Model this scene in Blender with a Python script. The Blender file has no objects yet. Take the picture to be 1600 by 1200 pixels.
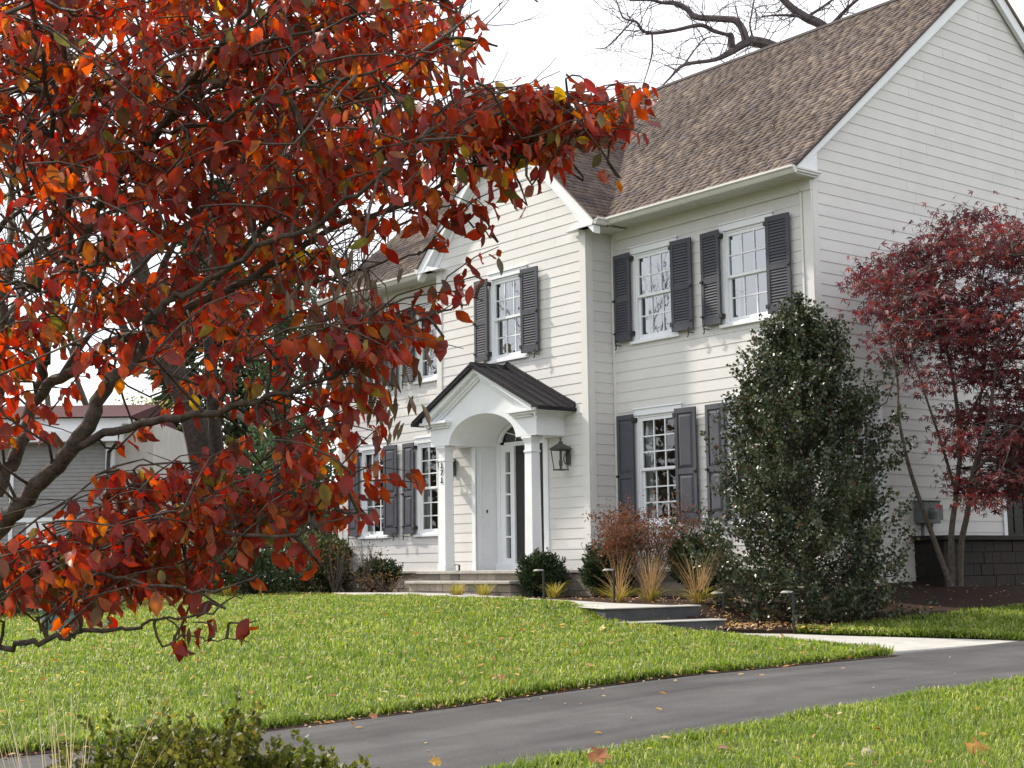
import bpy, bmesh, math, random
import numpy as np
from mathutils import Vector, Matrix

# ------------------------------------------------------------------ camera, world, sun, exposure
scene = bpy.context.scene
COL = scene.collection
rng = np.random.default_rng(171)
random.seed(171)

F_PX, YAW, PITCH, ROLL = 2272.8, -0.89687869, 0.12361646, -0.01313806
CAM = np.array([14.028, -17.064, 0.0])
FWD = np.array([math.sin(YAW)*math.cos(PITCH), math.cos(YAW)*math.cos(PITCH), math.sin(PITCH)])
_r = np.array([math.cos(YAW), -math.sin(YAW), 0.0]); _u = np.cross(_r, FWD)
_c, _s = math.cos(ROLL), math.sin(ROLL)
RGT = _c*_r + _s*_u
UPV = -_s*_r + _c*_u
cam_data = bpy.data.cameras.new("camera")
cam = bpy.data.objects.new("camera", cam_data); COL.objects.link(cam)
cam_data.sensor_width = 36.0; cam_data.lens = 36.0*F_PX/1600.0
cam_data.clip_start = 0.05; cam_data.clip_end = 3000
M = Matrix(((RGT[0], UPV[0], -FWD[0], CAM[0]), (RGT[1], UPV[1], -FWD[1], CAM[1]), (RGT[2], UPV[2], -FWD[2], CAM[2]), (0, 0, 0, 1)))
cam.matrix_world = M
scene.camera = cam

SUN_TRAVEL = np.array([0.72, 0.24, -0.66]); SUN_TRAVEL /= np.linalg.norm(SUN_TRAVEL)
SUN_EL = math.asin(-SUN_TRAVEL[2])
SUN_AZ = math.atan2(-SUN_TRAVEL[0], -SUN_TRAVEL[1])
world = bpy.data.worlds.new("World"); scene.world = world; world.use_nodes = True
nt = world.node_tree; nt.nodes.clear()
wo = nt.nodes.new("ShaderNodeOutputWorld"); bg = nt.nodes.new("ShaderNodeBackground")
sky = nt.nodes.new("ShaderNodeTexSky"); sky.sky_type = 'NISHITA'; sky.sun_disc = False
sky.sun_elevation = SUN_EL; sky.sun_rotation = SUN_AZ
tc = nt.nodes.new("ShaderNodeTexCoord"); nz = nt.nodes.new("ShaderNodeTexNoise")
nz.inputs["Scale"].default_value = 2.2; nz.inputs["Detail"].default_value = 5
rmp = nt.nodes.new("ShaderNodeMapRange")
rmp.inputs[1].default_value = 0.3; rmp.inputs[2].default_value = 0.7; rmp.inputs[3].default_value = 0.80; rmp.inputs[4].default_value = 0.97
mx = nt.nodes.new("ShaderNodeMix"); mx.data_type = 'RGBA'
mx.inputs["B"].default_value = (11.2, 11.3, 11.8, 1)          # thin bright cloud
nt.links.new(tc.outputs["Generated"], nz.inputs["Vector"]); nt.links.new(nz.outputs["Fac"], rmp.inputs[0])
nt.links.new(rmp.outputs[0], mx.inputs["Factor"]); nt.links.new(sky.outputs["Color"], mx.inputs["A"])
nt.links.new(mx.outputs["Result"], bg.inputs["Color"]); bg.inputs["Strength"].default_value = 0.11
nt.links.new(bg.outputs[0], wo.inputs[0])

sl = bpy.data.lights.new("sun", 'SUN'); sl.energy = 4.7; sl.angle = math.radians(2.5); sl.color = (1.0, 0.91, 0.78)
sun = bpy.data.objects.new("sun", sl); COL.objects.link(sun)
sun.rotation_euler = Vector(SUN_TRAVEL).to_track_quat('-Z', 'Y').to_euler()
scene.view_settings.view_transform = 'Standard'; scene.view_settings.look = 'None'
scene.view_settings.exposure = 0.36; scene.view_settings.gamma = 1.0; scene.view_settings.use_curve_mapping = False
scene.cycles.max_bounces = 6; scene.cycles.transparent_max_bounces = 8

# ------------------------------------------------------------------ helpers
def ray(x, y): return FWD + (x-800)/F_PX*RGT - (y-600)/F_PX*UPV
def at(x, y, d): return CAM + ray(x, y)*d
def sm(a, b, x):
    t = np.clip((np.asarray(x, float)-a)/(b-a), 0, 1); return t*t*(3-2*t)

class MB:
    def __init__(s): s.v = []; s.f = []; s.m = []
    def add(s, vs, fs, mi=0):
        n = len(s.v); s.v += [tuple(map(float, p)) for p in vs]
        s.f += [tuple(n+i for i in f) for f in fs]; s.m += [mi]*len(fs)
    def box(s, a, b, mi=0):
        x0, y0, z0 = a; x1, y1, z1 = b
        s.add([(x0,y0,z0),(x1,y0,z0),(x1,y1,z0),(x0,y1,z0),(x0,y0,z1),(x1,y0,z1),(x1,y1,z1),(x0,y1,z1)],
              [(0,3,2,1),(4,5,6,7),(0,1,5,4),(1,2,6,5),(2,3,7,6),(3,0,4,7)], mi)
    def hexa(s, p, mi=0):
        s.add(p, [(0,3,2,1),(4,5,6,7),(0,1,5,4),(1,2,6,5),(2,3,7,6),(3,0,4,7)], mi)
    def prism(s, poly, off, mi=0):
        n = len(poly); off = np.array(off); poly = [np.array(p, float) for p in poly]
        s.add(poly+[p+off for p in poly], [tuple(range(n-1,-1,-1)), tuple(range(n, 2*n))]+[(i,(i+1)%n,n+(i+1)%n,n+i) for i in range(n)], mi)
    def tube(s, pts, rad, k=6, mi=0, cap=True):
        pts = [np.array(p, float) for p in pts]; n = len(pts)
        if np.isscalar(rad): rad = [rad]*n
        vs = []; prev = None
        for i in range(n):
            d = pts[min(i+1,n-1)]-pts[max(i-1,0)]; d /= (np.linalg.norm(d)+1e-9)
            if prev is None:
                a = np.cross(d, (0,0,1.0))
                if np.linalg.norm(a) < .1: a = np.cross(d, (1.0,0,0))
            else: a = prev - d*(prev@d)
            a /= (np.linalg.norm(a)+1e-9); prev = a; b = np.cross(d, a)
            for j in range(k):
                t = 2*math.pi*j/k; vs.append(pts[i]+rad[i]*(math.cos(t)*a+math.sin(t)*b))
        fs = [(i*k+j, i*k+(j+1)%k, (i+1)*k+(j+1)%k, (i+1)*k+j) for i in range(n-1) for j in range(k)]
        if cap: fs += [tuple(range(k-1,-1,-1)), tuple(range((n-1)*k, n*k))]
        s.add(vs, fs, mi)
    def lathe(s, c, prof, k=16, mi=0):
        c = np.array(c, float); n = len(prof)
        vs = [c+np.array((r*math.cos(2*math.pi*j/k), r*math.sin(2*math.pi*j/k), z)) for r, z in prof for j in range(k)]
        fs = [(i*k+j, i*k+(j+1)%k, (i+1)*k+(j+1)%k, (i+1)*k+j) for i in range(n-1) for j in range(k)]
        fs += [tuple(range(k-1,-1,-1)), tuple(range((n-1)*k, n*k))]
        s.add(vs, fs, mi)
    def build(s, name, mats, parent=None, bevel=0, smooth=False, seg=1):
        me = bpy.data.meshes.new(name); me.from_pydata(s.v, [], s.f)
        if not isinstance(mats, (list, tuple)): mats = [mats]
        for m in mats: me.materials.append(m)
        if len(mats) > 1: me.polygons.foreach_set("material_index", s.m)
        if smooth: me.polygons.foreach_set("use_smooth", [True]*len(me.polygons))
        me.update()
        return put(name, me, parent, bevel, seg)

def put(name, me, parent=None, bevel=0, seg=1):
    o = bpy.data.objects.new(name, me); COL.objects.link(o)
    if parent is not None:
        o.parent = parent
        pm = parent
        off = Vector((0,0,0))
        while pm is not None: off += pm.location; pm = pm.parent
        o.location = -off                      # builders work in world coordinates
    if bevel:
        b = o.modifiers.new("bevel", 'BEVEL'); b.width = bevel; b.segments = seg; b.limit_method = 'ANGLE'; b.angle_limit = math.radians(40)
    return o

def mesh_np(name, V, F, mats, parent=None, smooth=False, mi=None):
    """V (n,3), F list of (m,k) int arrays"""
    me = bpy.data.meshes.new(name)
    V = np.ascontiguousarray(V, np.float32)
    me.vertices.add(len(V)); me.vertices.foreach_set("co", V.ravel())
    F = [np.asarray(f, np.int32) for f in F]
    nl = sum(f.size for f in F); npoly = sum(len(f) for f in F)
    me.loops.add(nl); me.polygons.add(npoly)
    me.loops.foreach_set("vertex_index", np.concatenate([f.ravel() for f in F]))
    tot = np.concatenate([np.full(len(f), f.shape[1], np.int32) for f in F])
    st = np.concatenate([[0], np.cumsum(tot)[:-1]]).astype(np.int32)
    me.polygons.foreach_set("loop_start", st); me.polygons.foreach_set("loop_total", tot)
    if not isinstance(mats, (list, tuple)): mats = [mats]
    for m in mats: me.materials.append(m)
    if mi is not None: me.polygons.foreach_set("material_index", np.asarray(mi, np.int32))
    if smooth: me.polygons.foreach_set("use_smooth", np.ones(npoly, bool))
    me.update(calc_edges=True); me.validate()
    return put(name, me, parent)

def thing(name, label, cat, loc=(0,0,0), group=None):
    o = bpy.data.objects.new(name, None); COL.objects.link(o); o.location = Vector(tuple(map(float, loc))); o.empty_display_size = .2
    return tag(o, label, cat, group)
def tag(o, label, cat, group=None):
    o["label"] = label; o["category"] = cat
    if group: o["group"] = group
    return o
def struct(o, kind="structure"): o["kind"] = kind; return o

# ------------------------------------------------------------------ materials
def mat(name, col, rough=.6, spec=.5, metal=0, var=None, scale=8, bump=0, bscale=60, coat=0):
    m = bpy.data.materials.new(name); m.use_nodes = True; n = m.node_tree; b = n.nodes["Principled BSDF"]
    b.inputs["Base Color"].default_value = (*col, 1); b.inputs["Roughness"].default_value = rough
    b.inputs["Specular IOR Level"].default_value = spec; b.inputs["Metallic"].default_value = metal; b.inputs["Coat Weight"].default_value = coat
    t = n.nodes.new("ShaderNodeTexCoord")
    if var:
        z = n.nodes.new("ShaderNodeTexNoise"); z.inputs["Scale"].default_value = scale; z.inputs["Detail"].default_value = 6; z.inputs["Roughness"].default_value = .65
        r = n.nodes.new("ShaderNodeValToRGB"); r.color_ramp.elements[0].position = .32; r.color_ramp.elements[1].position = .68
        r.color_ramp.elements[0].color = (*var[0], 1); r.color_ramp.elements[1].color = (*var[1], 1)
        n.links.new(t.outputs["Object"], z.inputs["Vector"]); n.links.new(z.outputs["Fac"], r.inputs[0]); n.links.new(r.outputs[0], b.inputs["Base Color"])
    if bump:
        z2 = n.nodes.new("ShaderNodeTexNoise"); z2.inputs["Scale"].default_value = bscale; z2.inputs["Detail"].default_value = 4
        bp = n.nodes.new("ShaderNodeBump"); bp.inputs["Strength"].default_value = bump; bp.inputs["Distance"].default_value = .01
        n.links.new(t.outputs["Object"], z2.inputs["Vector"]); n.links.new(z2.outputs["Fac"], bp.inputs["Height"]); n.links.new(bp.outputs[0], b.inputs["Normal"])
    return m

def leaf_mat(name, stops, trans=.4, rough=.5, spec=.4, noise=None):
    """stops: (pos, colour); colour picked per leaf (island)"""
    m = bpy.data.materials.new(name); m.use_nodes = True; n = m.node_tree; b = n.nodes["Principled BSDF"]
    g = n.nodes.new("ShaderNodeNewGeometry"); r = n.nodes.new("ShaderNodeValToRGB")
    e = r.color_ramp.elements
    while len(e) > 1: e.remove(e[-1])
    e[0].position = stops[0][0]; e[0].color = (*stops[0][1], 1)
    for p, c in stops[1:]:
        x = e.new(p); x.color = (*c, 1)
    n.links.new(g.outputs["Random Per Island"], r.inputs[0])
    src = r.outputs[0]
    if noise:
        t = n.nodes.new("ShaderNodeTexCoord"); z = n.nodes.new("ShaderNodeTexNoise"); z.inputs["Scale"].default_value = noise[0]; z.inputs["Detail"].default_value = 3
        n.links.new(t.outputs["Object"], z.inputs["Vector"])
        mr = n.nodes.new("ShaderNodeMapRange"); mr.inputs[1].default_value = .35; mr.inputs[2].default_value = .65; mr.inputs[3].default_value = 0; mr.inputs[4].default_value = noise[2]
        n.links.new(z.outputs["Fac"], mr.inputs[0])
        mi = n.nodes.new("ShaderNodeMix"); mi.data_type = 'RGBA'; mi.inputs["B"].default_value = (*noise[1], 1)
        n.links.new(mr.outputs[0], mi.inputs["Factor"]); n.links.new(src, mi.inputs["A"]); src = mi.outputs["Result"]
    n.links.new(src, b.inputs["Base Color"]); b.inputs["Roughness"].default_value = rough; b.inputs["Specular IOR Level"].default_value = spec
    tr = n.nodes.new("ShaderNodeBsdfTranslucent")
    hs = n.nodes.new("ShaderNodeHueSaturation"); hs.inputs["Saturation"].default_value = 1.15; hs.inputs["Value"].default_value = 2.0
    n.links.new(src, hs.inputs["Color"]); n.links.new(hs.outputs[0], tr.inputs["Color"])
    mix = n.nodes.new("ShaderNodeMixShader"); mix.inputs[0].default_value = trans
    n.links.new(b.outputs[0], mix.inputs[1]); n.links.new(tr.outputs[0], mix.inputs[2]); n.links.new(mix.outputs[0], n.nodes["Material Output"].inputs[0])
    return m

def glass_mat(name, refl, tint=(.75,.8,.8)):
    m = bpy.data.materials.new(name); m.use_nodes = True; n = m.node_tree; n.nodes.clear()
    o = n.nodes.new("ShaderNodeOutputMaterial"); t = n.nodes.new("ShaderNodeBsdfTransparent"); t.inputs[0].default_value = (*tint, 1)
    g = n.nodes.new("ShaderNodeBsdfGlossy"); g.inputs["Roughness"].default_value = .01; g.inputs["Color"].default_value = (.95,.97,1,1)
    # faint waviness of old panes
    tc = n.nodes.new("ShaderNodeTexCoord"); z = n.nodes.new("ShaderNodeTexNoise"); z.inputs["Scale"].default_value = 3.5
    bp = n.nodes.new("ShaderNodeBump"); bp.inputs["Strength"].default_value = .025; bp.inputs["Distance"].default_value = .02
    n.links.new(tc.outputs["Object"], z.inputs["Vector"]); n.links.new(z.outputs["Fac"], bp.inputs["Height"]); n.links.new(bp.outputs[0], g.inputs["Normal"])
    x = n.nodes.new("ShaderNodeMixShader"); x.inputs[0].default_value = refl
    n.links.new(t.outputs[0], x.inputs[1]); n.links.new(g.outputs[0], x.inputs[2]); n.links.new(x.outputs[0], o.inputs[0])
    return m

M_SIDING = mat("cream_siding_paint", (.655,.645,.628), .55, .3, var=((.63,.62,.603),(.68,.67,.653)), scale=1.6, bump=.12, bscale=25)
def _isl(m, lo, hi):
    n = m.node_tree; b = n.nodes["Principled BSDF"]; src = b.inputs["Base Color"].links[0].from_socket
    g = n.nodes.new("ShaderNodeNewGeometry"); r = n.nodes.new("ShaderNodeMapRange"); r.inputs[3].default_value = lo; r.inputs[4].default_value = hi
    mi = n.nodes.new("ShaderNodeMix"); mi.data_type = 'RGBA'; mi.blend_type = 'MULTIPLY'; mi.inputs["Factor"].default_value = 1
    n.links.new(g.outputs["Random Per Island"], r.inputs[0]); n.links.new(src, mi.inputs["A"]); n.links.new(r.outputs[0], mi.inputs["B"]); n.links.new(mi.outputs["Result"], b.inputs["Base Color"])
_isl(M_SIDING, .955, 1.03)
M_TRIM = mat("white_trim_paint", (.78,.80,.83), .45, .4, var=((.75,.77,.80),(.81,.83,.85)), scale=2.5)
M_SHUT = mat("slate_shutter_paint", (.077,.079,.092), .72, .22, var=((.066,.069,.084),(.086,.089,.104)), scale=3)
M_IRON = mat("black_iron", (.016,.016,.017), .45, .5)
M_BRONZE = mat("dark_bronze_metal", (.05,.055,.048), .5, .5, var=((.035,.035,.03),(.07,.08,.065)), scale=14)
M_PROOF = mat("dark_metal_roofing", (.014,.014,.016), .55, .18, var=((.010,.010,.012),(.021,.020,.023)), scale=4, bump=.15, bscale=6)
M_DOOR = mat("black_door_paint", (.012,.012,.013), .25, .5)
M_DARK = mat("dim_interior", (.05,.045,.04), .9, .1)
M_CURT = mat("grey_curtain_cloth", (.42,.42,.40), .9, .1, var=((.34,.34,.33),(.5,.5,.48)), scale=5)
M_GLASS_UP = glass_mat("window_glass_bright", .34)
M_GLASS_LO = glass_mat("window_glass_dim", .13)
M_CONC = mat("pale_concrete", (.40,.39,.365), .85, .2, var=((.35,.34,.315),(.45,.44,.415)), scale=5, bump=.25, bscale=90)
M_BLUESTONE = mat("grey_bluestone", (.13,.135,.145), .8, .25, var=((.10,.105,.115),(.17,.17,.18)), scale=6, bump=.25, bscale=60)
M_BLUED = mat("dark_bluestone", (.06,.062,.067), .8, .25, var=((.045,.047,.05),(.08,.08,.085)), scale=6, bump=.25, bscale=60)
M_CAPSTONE = mat("grey_cap_stone", (.36,.34,.31), .8, .2, var=((.28,.265,.245),(.44,.42,.39)), scale=6, bump=.3, bscale=50)
M_BARK = mat("grey_brown_bark", (.10,.08,.065), .9, .2, var=((.06,.047,.04),(.16,.13,.105)), scale=22, bump=.8, bscale=45)
M_BARK_D = mat("dark_dogwood_bark", (.07,.052,.042), .85, .25, var=((.035,.027,.024),(.12,.095,.075)), scale=30, bump=.7, bscale=70)
M_BARK_M = mat("maple_bark", (.12,.10,.085), .85, .2, var=((.08,.065,.055),(.17,.145,.12)), scale=18, bump=.5, bscale=50)

def stone_mat(name, cols, mortar, sc):
    m = bpy.data.materials.new(name); m.use_nodes = True; n = m.node_tree; b = n.nodes["Principled BSDF"]; b.inputs["Roughness"].default_value = .85
    g = n.nodes.new("ShaderNodeNewGeometry"); r = n.nodes.new("ShaderNodeValToRGB"); e = r.color_ramp.elements
    while len(e) > 1: e.remove(e[-1])
    e[0].position = 0; e[0].color = (*cols[0], 1)
    for i, c in enumerate(cols[1:]):
        x = e.new((i+1)/(len(cols)-1)); x.color = (*c, 1)
    n.links.new(g.outputs["Random Per Island"], r.inputs[0])
    t = n.nodes.new("ShaderNodeTexCoord"); z = n.nodes.new("ShaderNodeTexNoise"); z.inputs["Scale"].default_value = sc; z.inputs["Detail"].default_value = 6
    n.links.new(t.outputs["Object"], z.inputs["Vector"])
    mi = n.nodes.new("ShaderNodeMix"); mi.data_type = 'RGBA'; mi.blend_type = 'MULTIPLY'; mi.inputs["Factor"].default_value = .7
    rr = n.nodes.new("ShaderNodeMapRange"); rr.inputs[3].default_value = .55; rr.inputs[4].default_value = 1.4
    n.links.new(z.outputs["Fac"], rr.inputs[0]); n.links.new(r.outputs[0], mi.inputs["A"]); n.links.new(rr.outputs[0], mi.inputs["B"])
    n.links.new(mi.outputs["Result"], b.inputs["Base Color"])
    bp = n.nodes.new("ShaderNodeBump"); bp.inputs["Strength"].default_value = .5; bp.inputs["Distance"].default_value = .02
    n.links.new(z.outputs["Fac"], bp.inputs["Height"]); n.links.new(bp.outputs[0], b.inputs["Normal"])
    return m
M_STONE = stone_mat("mixed_ledge_stone", [(.20,.17,.14),(.30,.26,.21),(.16,.15,.14),(.36,.31,.25),(.24,.21,.18)], None, 18)
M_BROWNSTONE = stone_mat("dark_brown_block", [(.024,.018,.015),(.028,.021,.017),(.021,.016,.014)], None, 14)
M_SHINGLE = bpy.data.materials.new("brown_asphalt_shingle"); M_SHINGLE.use_nodes = True
def _shingle():
    n = M_SHINGLE.node_tree; b = n.nodes["Principled BSDF"]; b.inputs["Roughness"].default_value = .9; b.inputs["Specular IOR Level"].default_value = .25
    g = n.nodes.new("ShaderNodeNewGeometry"); r = n.nodes.new("ShaderNodeValToRGB"); e = r.color_ramp.elements
    while len(e) > 1: e.remove(e[-1])
    cols = [(.096,.073,.066),(.12,.094,.081),(.146,.114,.096),(.112,.094,.094),(.172,.136,.108),(.104,.083,.079),(.132,.104,.090),(.14,.108,.092)]
    e[0].position = 0; e[0].color = (*cols[0], 1)
    for i, c in enumerate(cols[1:]):
        x = e.new((i+1)/len(cols)); x.color = (*c, 1)
    r.color_ramp.interpolation = 'CONSTANT'
    n.links.new(g.outputs["Random Per Island"], r.inputs[0])
    t = n.nodes.new("ShaderNodeTexCoord")
    z = n.nodes.new("ShaderNodeTexNoise"); z.inputs["Scale"].default_value = .55; z.inputs["Detail"].default_value = 5
    z2 = n.nodes.new("ShaderNodeTexNoise"); z2.inputs["Scale"].default_value = 130; z2.inputs["Detail"].default_value = 2
    n.links.new(t.outputs["Object"], z.inputs["Vector"]); n.links.new(t.outputs["Object"], z2.inputs["Vector"])
    ra = n.nodes.new("ShaderNodeMapRange"); ra.inputs[1].default_value = .3; ra.inputs[2].default_value = .7; ra.inputs[3].default_value = .75; ra.inputs[4].default_value = 1.35
    rb = n.nodes.new("ShaderNodeMapRange"); rb.inputs[1].default_value = .3; rb.inputs[2].default_value = .7; rb.inputs[3].default_value = .7; rb.inputs[4].default_value = 1.35
    n.links.new(z.outputs["Fac"], ra.inputs[0]); n.links.new(z2.outputs["Fac"], rb.inputs[0])
    mm = n.nodes.new("ShaderNodeMath"); mm.operation = 'MULTIPLY'; n.links.new(ra.outputs[0], mm.inputs[0]); n.links.new(rb.outputs[0], mm.inputs[1])
    mi = n.nodes.new("ShaderNodeMix"); mi.data_type = 'RGBA'; mi.blend_type = 'MULTIPLY'; mi.inputs["Factor"].default_value = 1
    n.links.new(r.outputs[0], mi.inputs["A"]); n.links.new(mm.outputs[0], mi.inputs["B"]); n.links.new(mi.outputs["Result"], b.inputs["Base Color"])
_shingle()
M_RIDGE = mat("dark_ridge_shingle", (.05,.04,.037), .9, .2, var=((.035,.03,.028),(.07,.055,.05)), scale=20)
M_ASPH = mat("driveway_asphalt", (.045,.044,.045), .85, .3, var=((.034,.033,.034),(.062,.060,.061)), scale=1.1, bump=.5, bscale=160)
M_MULCH = mat("brown_mulch", (.04,.027,.02), .95, .1, var=((.018,.012,.010),(.065,.042,.032)), scale=35, bump=1, bscale=60)
M_LAWN = mat("lawn_soil_green", (.07,.10,.025), .95, .1, var=((.045,.06,.018),(.11,.145,.04)), scale=6, bump=1, bscale=50)
M_GROUND = mat("earth_and_turf", (.08,.085,.04), .95, .1, var=((.05,.055,.025),(.11,.11,.055)), scale=.8)

def _asph():
    n = M_ASPH.node_tree; b = n.nodes["Principled BSDF"]; src = b.inputs["Base Color"].links[0].from_socket
    t = n.nodes.new("ShaderNodeTexCoord"); mp = n.nodes.new("ShaderNodeMapping"); mp.inputs["Scale"].default_value = (1.6,.12,1); z = n.nodes.new("ShaderNodeTexNoise"); z.inputs["Scale"].default_value = 1.4; z.inputs["Detail"].default_value = 4
    r = n.nodes.new("ShaderNodeMapRange"); r.inputs[1].default_value = .35; r.inputs[2].default_value = .65; r.inputs[3].default_value = .75; r.inputs[4].default_value = 1.4
    g = n.nodes.new("ShaderNodeTexNoise"); g.inputs["Scale"].default_value = 220; r2 = n.nodes.new("ShaderNodeMapRange"); r2.inputs[1].default_value = .3; r2.inputs[2].default_value = .7; r2.inputs[3].default_value = .4; r2.inputs[4].default_value = 1.8
    m1 = n.nodes.new("ShaderNodeMath"); m1.operation = 'MULTIPLY'; mi = n.nodes.new("ShaderNodeMix"); mi.data_type = 'RGBA'; mi.blend_type = 'MULTIPLY'; mi.inputs["Factor"].default_value = 1
    L = n.links.new; L(t.outputs["Object"], mp.inputs[0]); L(mp.outputs[0], z.inputs["Vector"]); L(z.outputs["Fac"], r.inputs[0]); L(t.outputs["Object"], g.inputs["Vector"]); L(g.outputs["Fac"], r2.inputs[0])
    L(r.outputs[0], m1.inputs[0]); L(r2.outputs[0], m1.inputs[1]); L(src, mi.inputs["A"]); L(m1.outputs[0], mi.inputs["B"]); L(mi.outputs["Result"], b.inputs["Base Color"])
_asph()
# ------------------------------------------------------------------ ground
DY = [-60,-16,-11.5,-9.2,-7.7,-4.2,-1.5,8,30]; DZ = [-2.0,-1.45,-1.2,-1.09,-1.03,-1.0,-.96,-.85,-.6]
def T(x, y):
    x = np.asarray(x, float); y = np.asarray(y, float)
    D = np.interp(y, DY, DZ)
    U = -.57 - .05*np.maximum(0, -4.5-y)
    U = U + .22*sm(-1.0, 2.2, y)*sm(-1.5, 0.2, x)
    s_lawn = np.clip((x+3)/7.3, 0, 1)**1.15
    s_walk = .72*sm(.25, 1.0, x) + .28*np.clip((x-1.0)/3.3, 0, 1)
    s_side = np.clip(x/4.2, 0, 1)**.8
    w1 = sm(-4.9, -4.2, y); w2 = sm(-2.2, .5, y)
    s = s_lawn*(1-w1) + (s_walk*(1-w2) + s_side*w2)*w1
    z = U*(1-s) + D*s
    z = z - .04*np.clip(x-7.4, 0, 8)
    z = z - .35*sm(-14, -30, x)*0
    return z

def grid_axis(lo, hi, st, far): 
    a = list(np.arange(lo, hi+1e-6, st)); k = st
    while a[-1] < far: k *= 1.5; a.append(a[-1]+k)
    k = st
    while a[0] > -far: k *= 1.5; a.insert(0, a[0]-k)
    return np.array(a)
gx = grid_axis(-20, 20, .5, 900); gy = grid_axis(-22, 14, .5, 900)
GX, GY = np.meshgrid(gx, gy, indexing='ij'); GZ = T(GX, GY) - .02
V = np.stack([GX, GY, GZ], -1).reshape(-1, 3); nx, ny = len(gx), len(gy)
I, J = np.meshgrid(np.arange(nx-1), np.arange(ny-1), indexing='ij')
Q = np.stack([I*ny+J, (I+1)*ny+J, (I+1)*ny+J+1, I*ny+J+1], -1).reshape(-1, 4)
struct(mesh_np("ground", V, [Q], M_GROUND, smooth=True))

def sheet(name, poly, m, off, step=.4, skirt=0, parent=None, zf=None):
    bm = bmesh.new(); vs = [bm.verts.new((x, y, 0)) for x, y in poly]; bm.faces.new(vs)
    xs = [p[0] for p in poly]; ys = [p[1] for p in poly]
    for a, lo, hi in ((0, min(xs), max(xs)), (1, min(ys), max(ys))):
        for c in np.arange(lo+step, hi, step):
            co = (c, 0, 0) if a == 0 else (0, c, 0); no = (1,0,0) if a == 0 else (0,1,0)
            bmesh.ops.bisect_plane(bm, geom=bm.verts[:]+bm.edges[:]+bm.faces[:], plane_co=co, plane_no=no)
    if skirt:
        be = [e for e in bm.edges if len(e.link_faces) == 1]
        r = bmesh.ops.extrude_edge_only(bm, edges=be)
        low = {v for v in r["geom"] if isinstance(v, bmesh.types.BMVert)}
    else: low = set()
    zf = zf or T
    for v in bm.verts: v.co.z = float(zf(v.co.x, v.co.y)) + off - (skirt if v in low else 0)
    bmesh.ops.recalc_face_normals(bm, faces=bm.faces[:])
    me = bpy.data.meshes.new(name); bm.to_mesh(me); bm.free(); me.materials.append(m)
    return struct(put(name, me, parent))

def wob(pts, n=6, a=.04):
    out = []
    for i in range(len(pts)):
        p = np.array(pts[i]); q = np.array(pts[(i+1) % len(pts)]); L = np.linalg.norm(q-p); k = max(1, int(L*n/3))
        for j in range(k): out.append(tuple(p+(q-p)*j/k+rng.normal(0, a, 2)*(1 if j else .3)))
    return out
DRIVE = [(4.25,40),(4.25,-1.3),(4.3,-4.2),(4.35,-7.7),(4.3,-10),(4.1,-12),(3.2,-14.5),(1.5,-18),(-2,-26),(4,-26),(6.0,-18),(6.9,-14.5),(7.3,-12.4),(7.4,-10),(7.42,-6),(7.45,0),(7.5,40)]
LAWN_A = [(4.28,-4.25),(4.37,-7.7),(4.32,-10),(4.12,-12),(3.2,-14.5),(1.5,-18),(-8,-18),(-9.5,-12),(-9.2,-9.2),(-10.6,-6.6),(-12.6,-4.2),(-12,-2.6),(-9.5,-2.6),(-7.6,-3.15),(-5.2,-3.15),(-1.3,-4.15),(.4,-4.75),(1.0,-4.75),(2.6,-4.0)]
LAWN_B = [(4.22,-1.45),(4.22,9),(2.4,9),(2.3,2.4),(2.1,.2),(1.75,-1.6),(1.7,-2.6),(2.4,-2.35),(3.4,-1.75)]
LAWN_C = [(7.46,9),(7.43,0),(7.4,-6),(7.38,-10),(7.28,-12.4),(6.9,-14.5),(6.2,-17),(22,-17),(22,9)]
BED_A = [(-13.2,0),(-13.2,-2.6),(-9.4,-2.5),(-8.4,-2.0),(-5.6,-2.05),(-1.2,-3.15),(.55,-3.55),(1.2,-3.2),(1.7,-2.62),(1.85,-1.6),(2.15,.2),(2.35,2.4),(2.45,9),(0,9),(0,0)]
BED_L = [(-9.6,-12),(-9.25,-9.2),(-10.6,-6.6),(-12.6,-4.2),(-12,-2.6),(-13.3,-2.6),(-14,3),(-24,3),(-24,-12)]
struct(sheet("driveway", DRIVE, M_ASPH, .004, .6))
sheet("lawn", LAWN_A, M_LAWN, .045, .35, .12)
sheet("soil_edge", [(4.2,-4.3),(4.5,-4.35),(4.52,-7.7),(4.47,-10),(4.28,-12),(3.4,-14.4),(1.8,-17.8),(1.4,-17.8),(3.1,-14.5),(4.0,-12),(4.2,-10),(4.25,-7.7)], M_MULCH, .010, .5)
sheet("lawn", LAWN_B, M_LAWN, .04, .35, .12)
sheet("lawn", LAWN_C, M_LAWN, .04, .45, .12)
sheet("planting_bed", BED_A, M_MULCH, .025, .3, .06)
sheet("planting_bed", BED_L, M_MULCH, .025, .5, .06)
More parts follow.
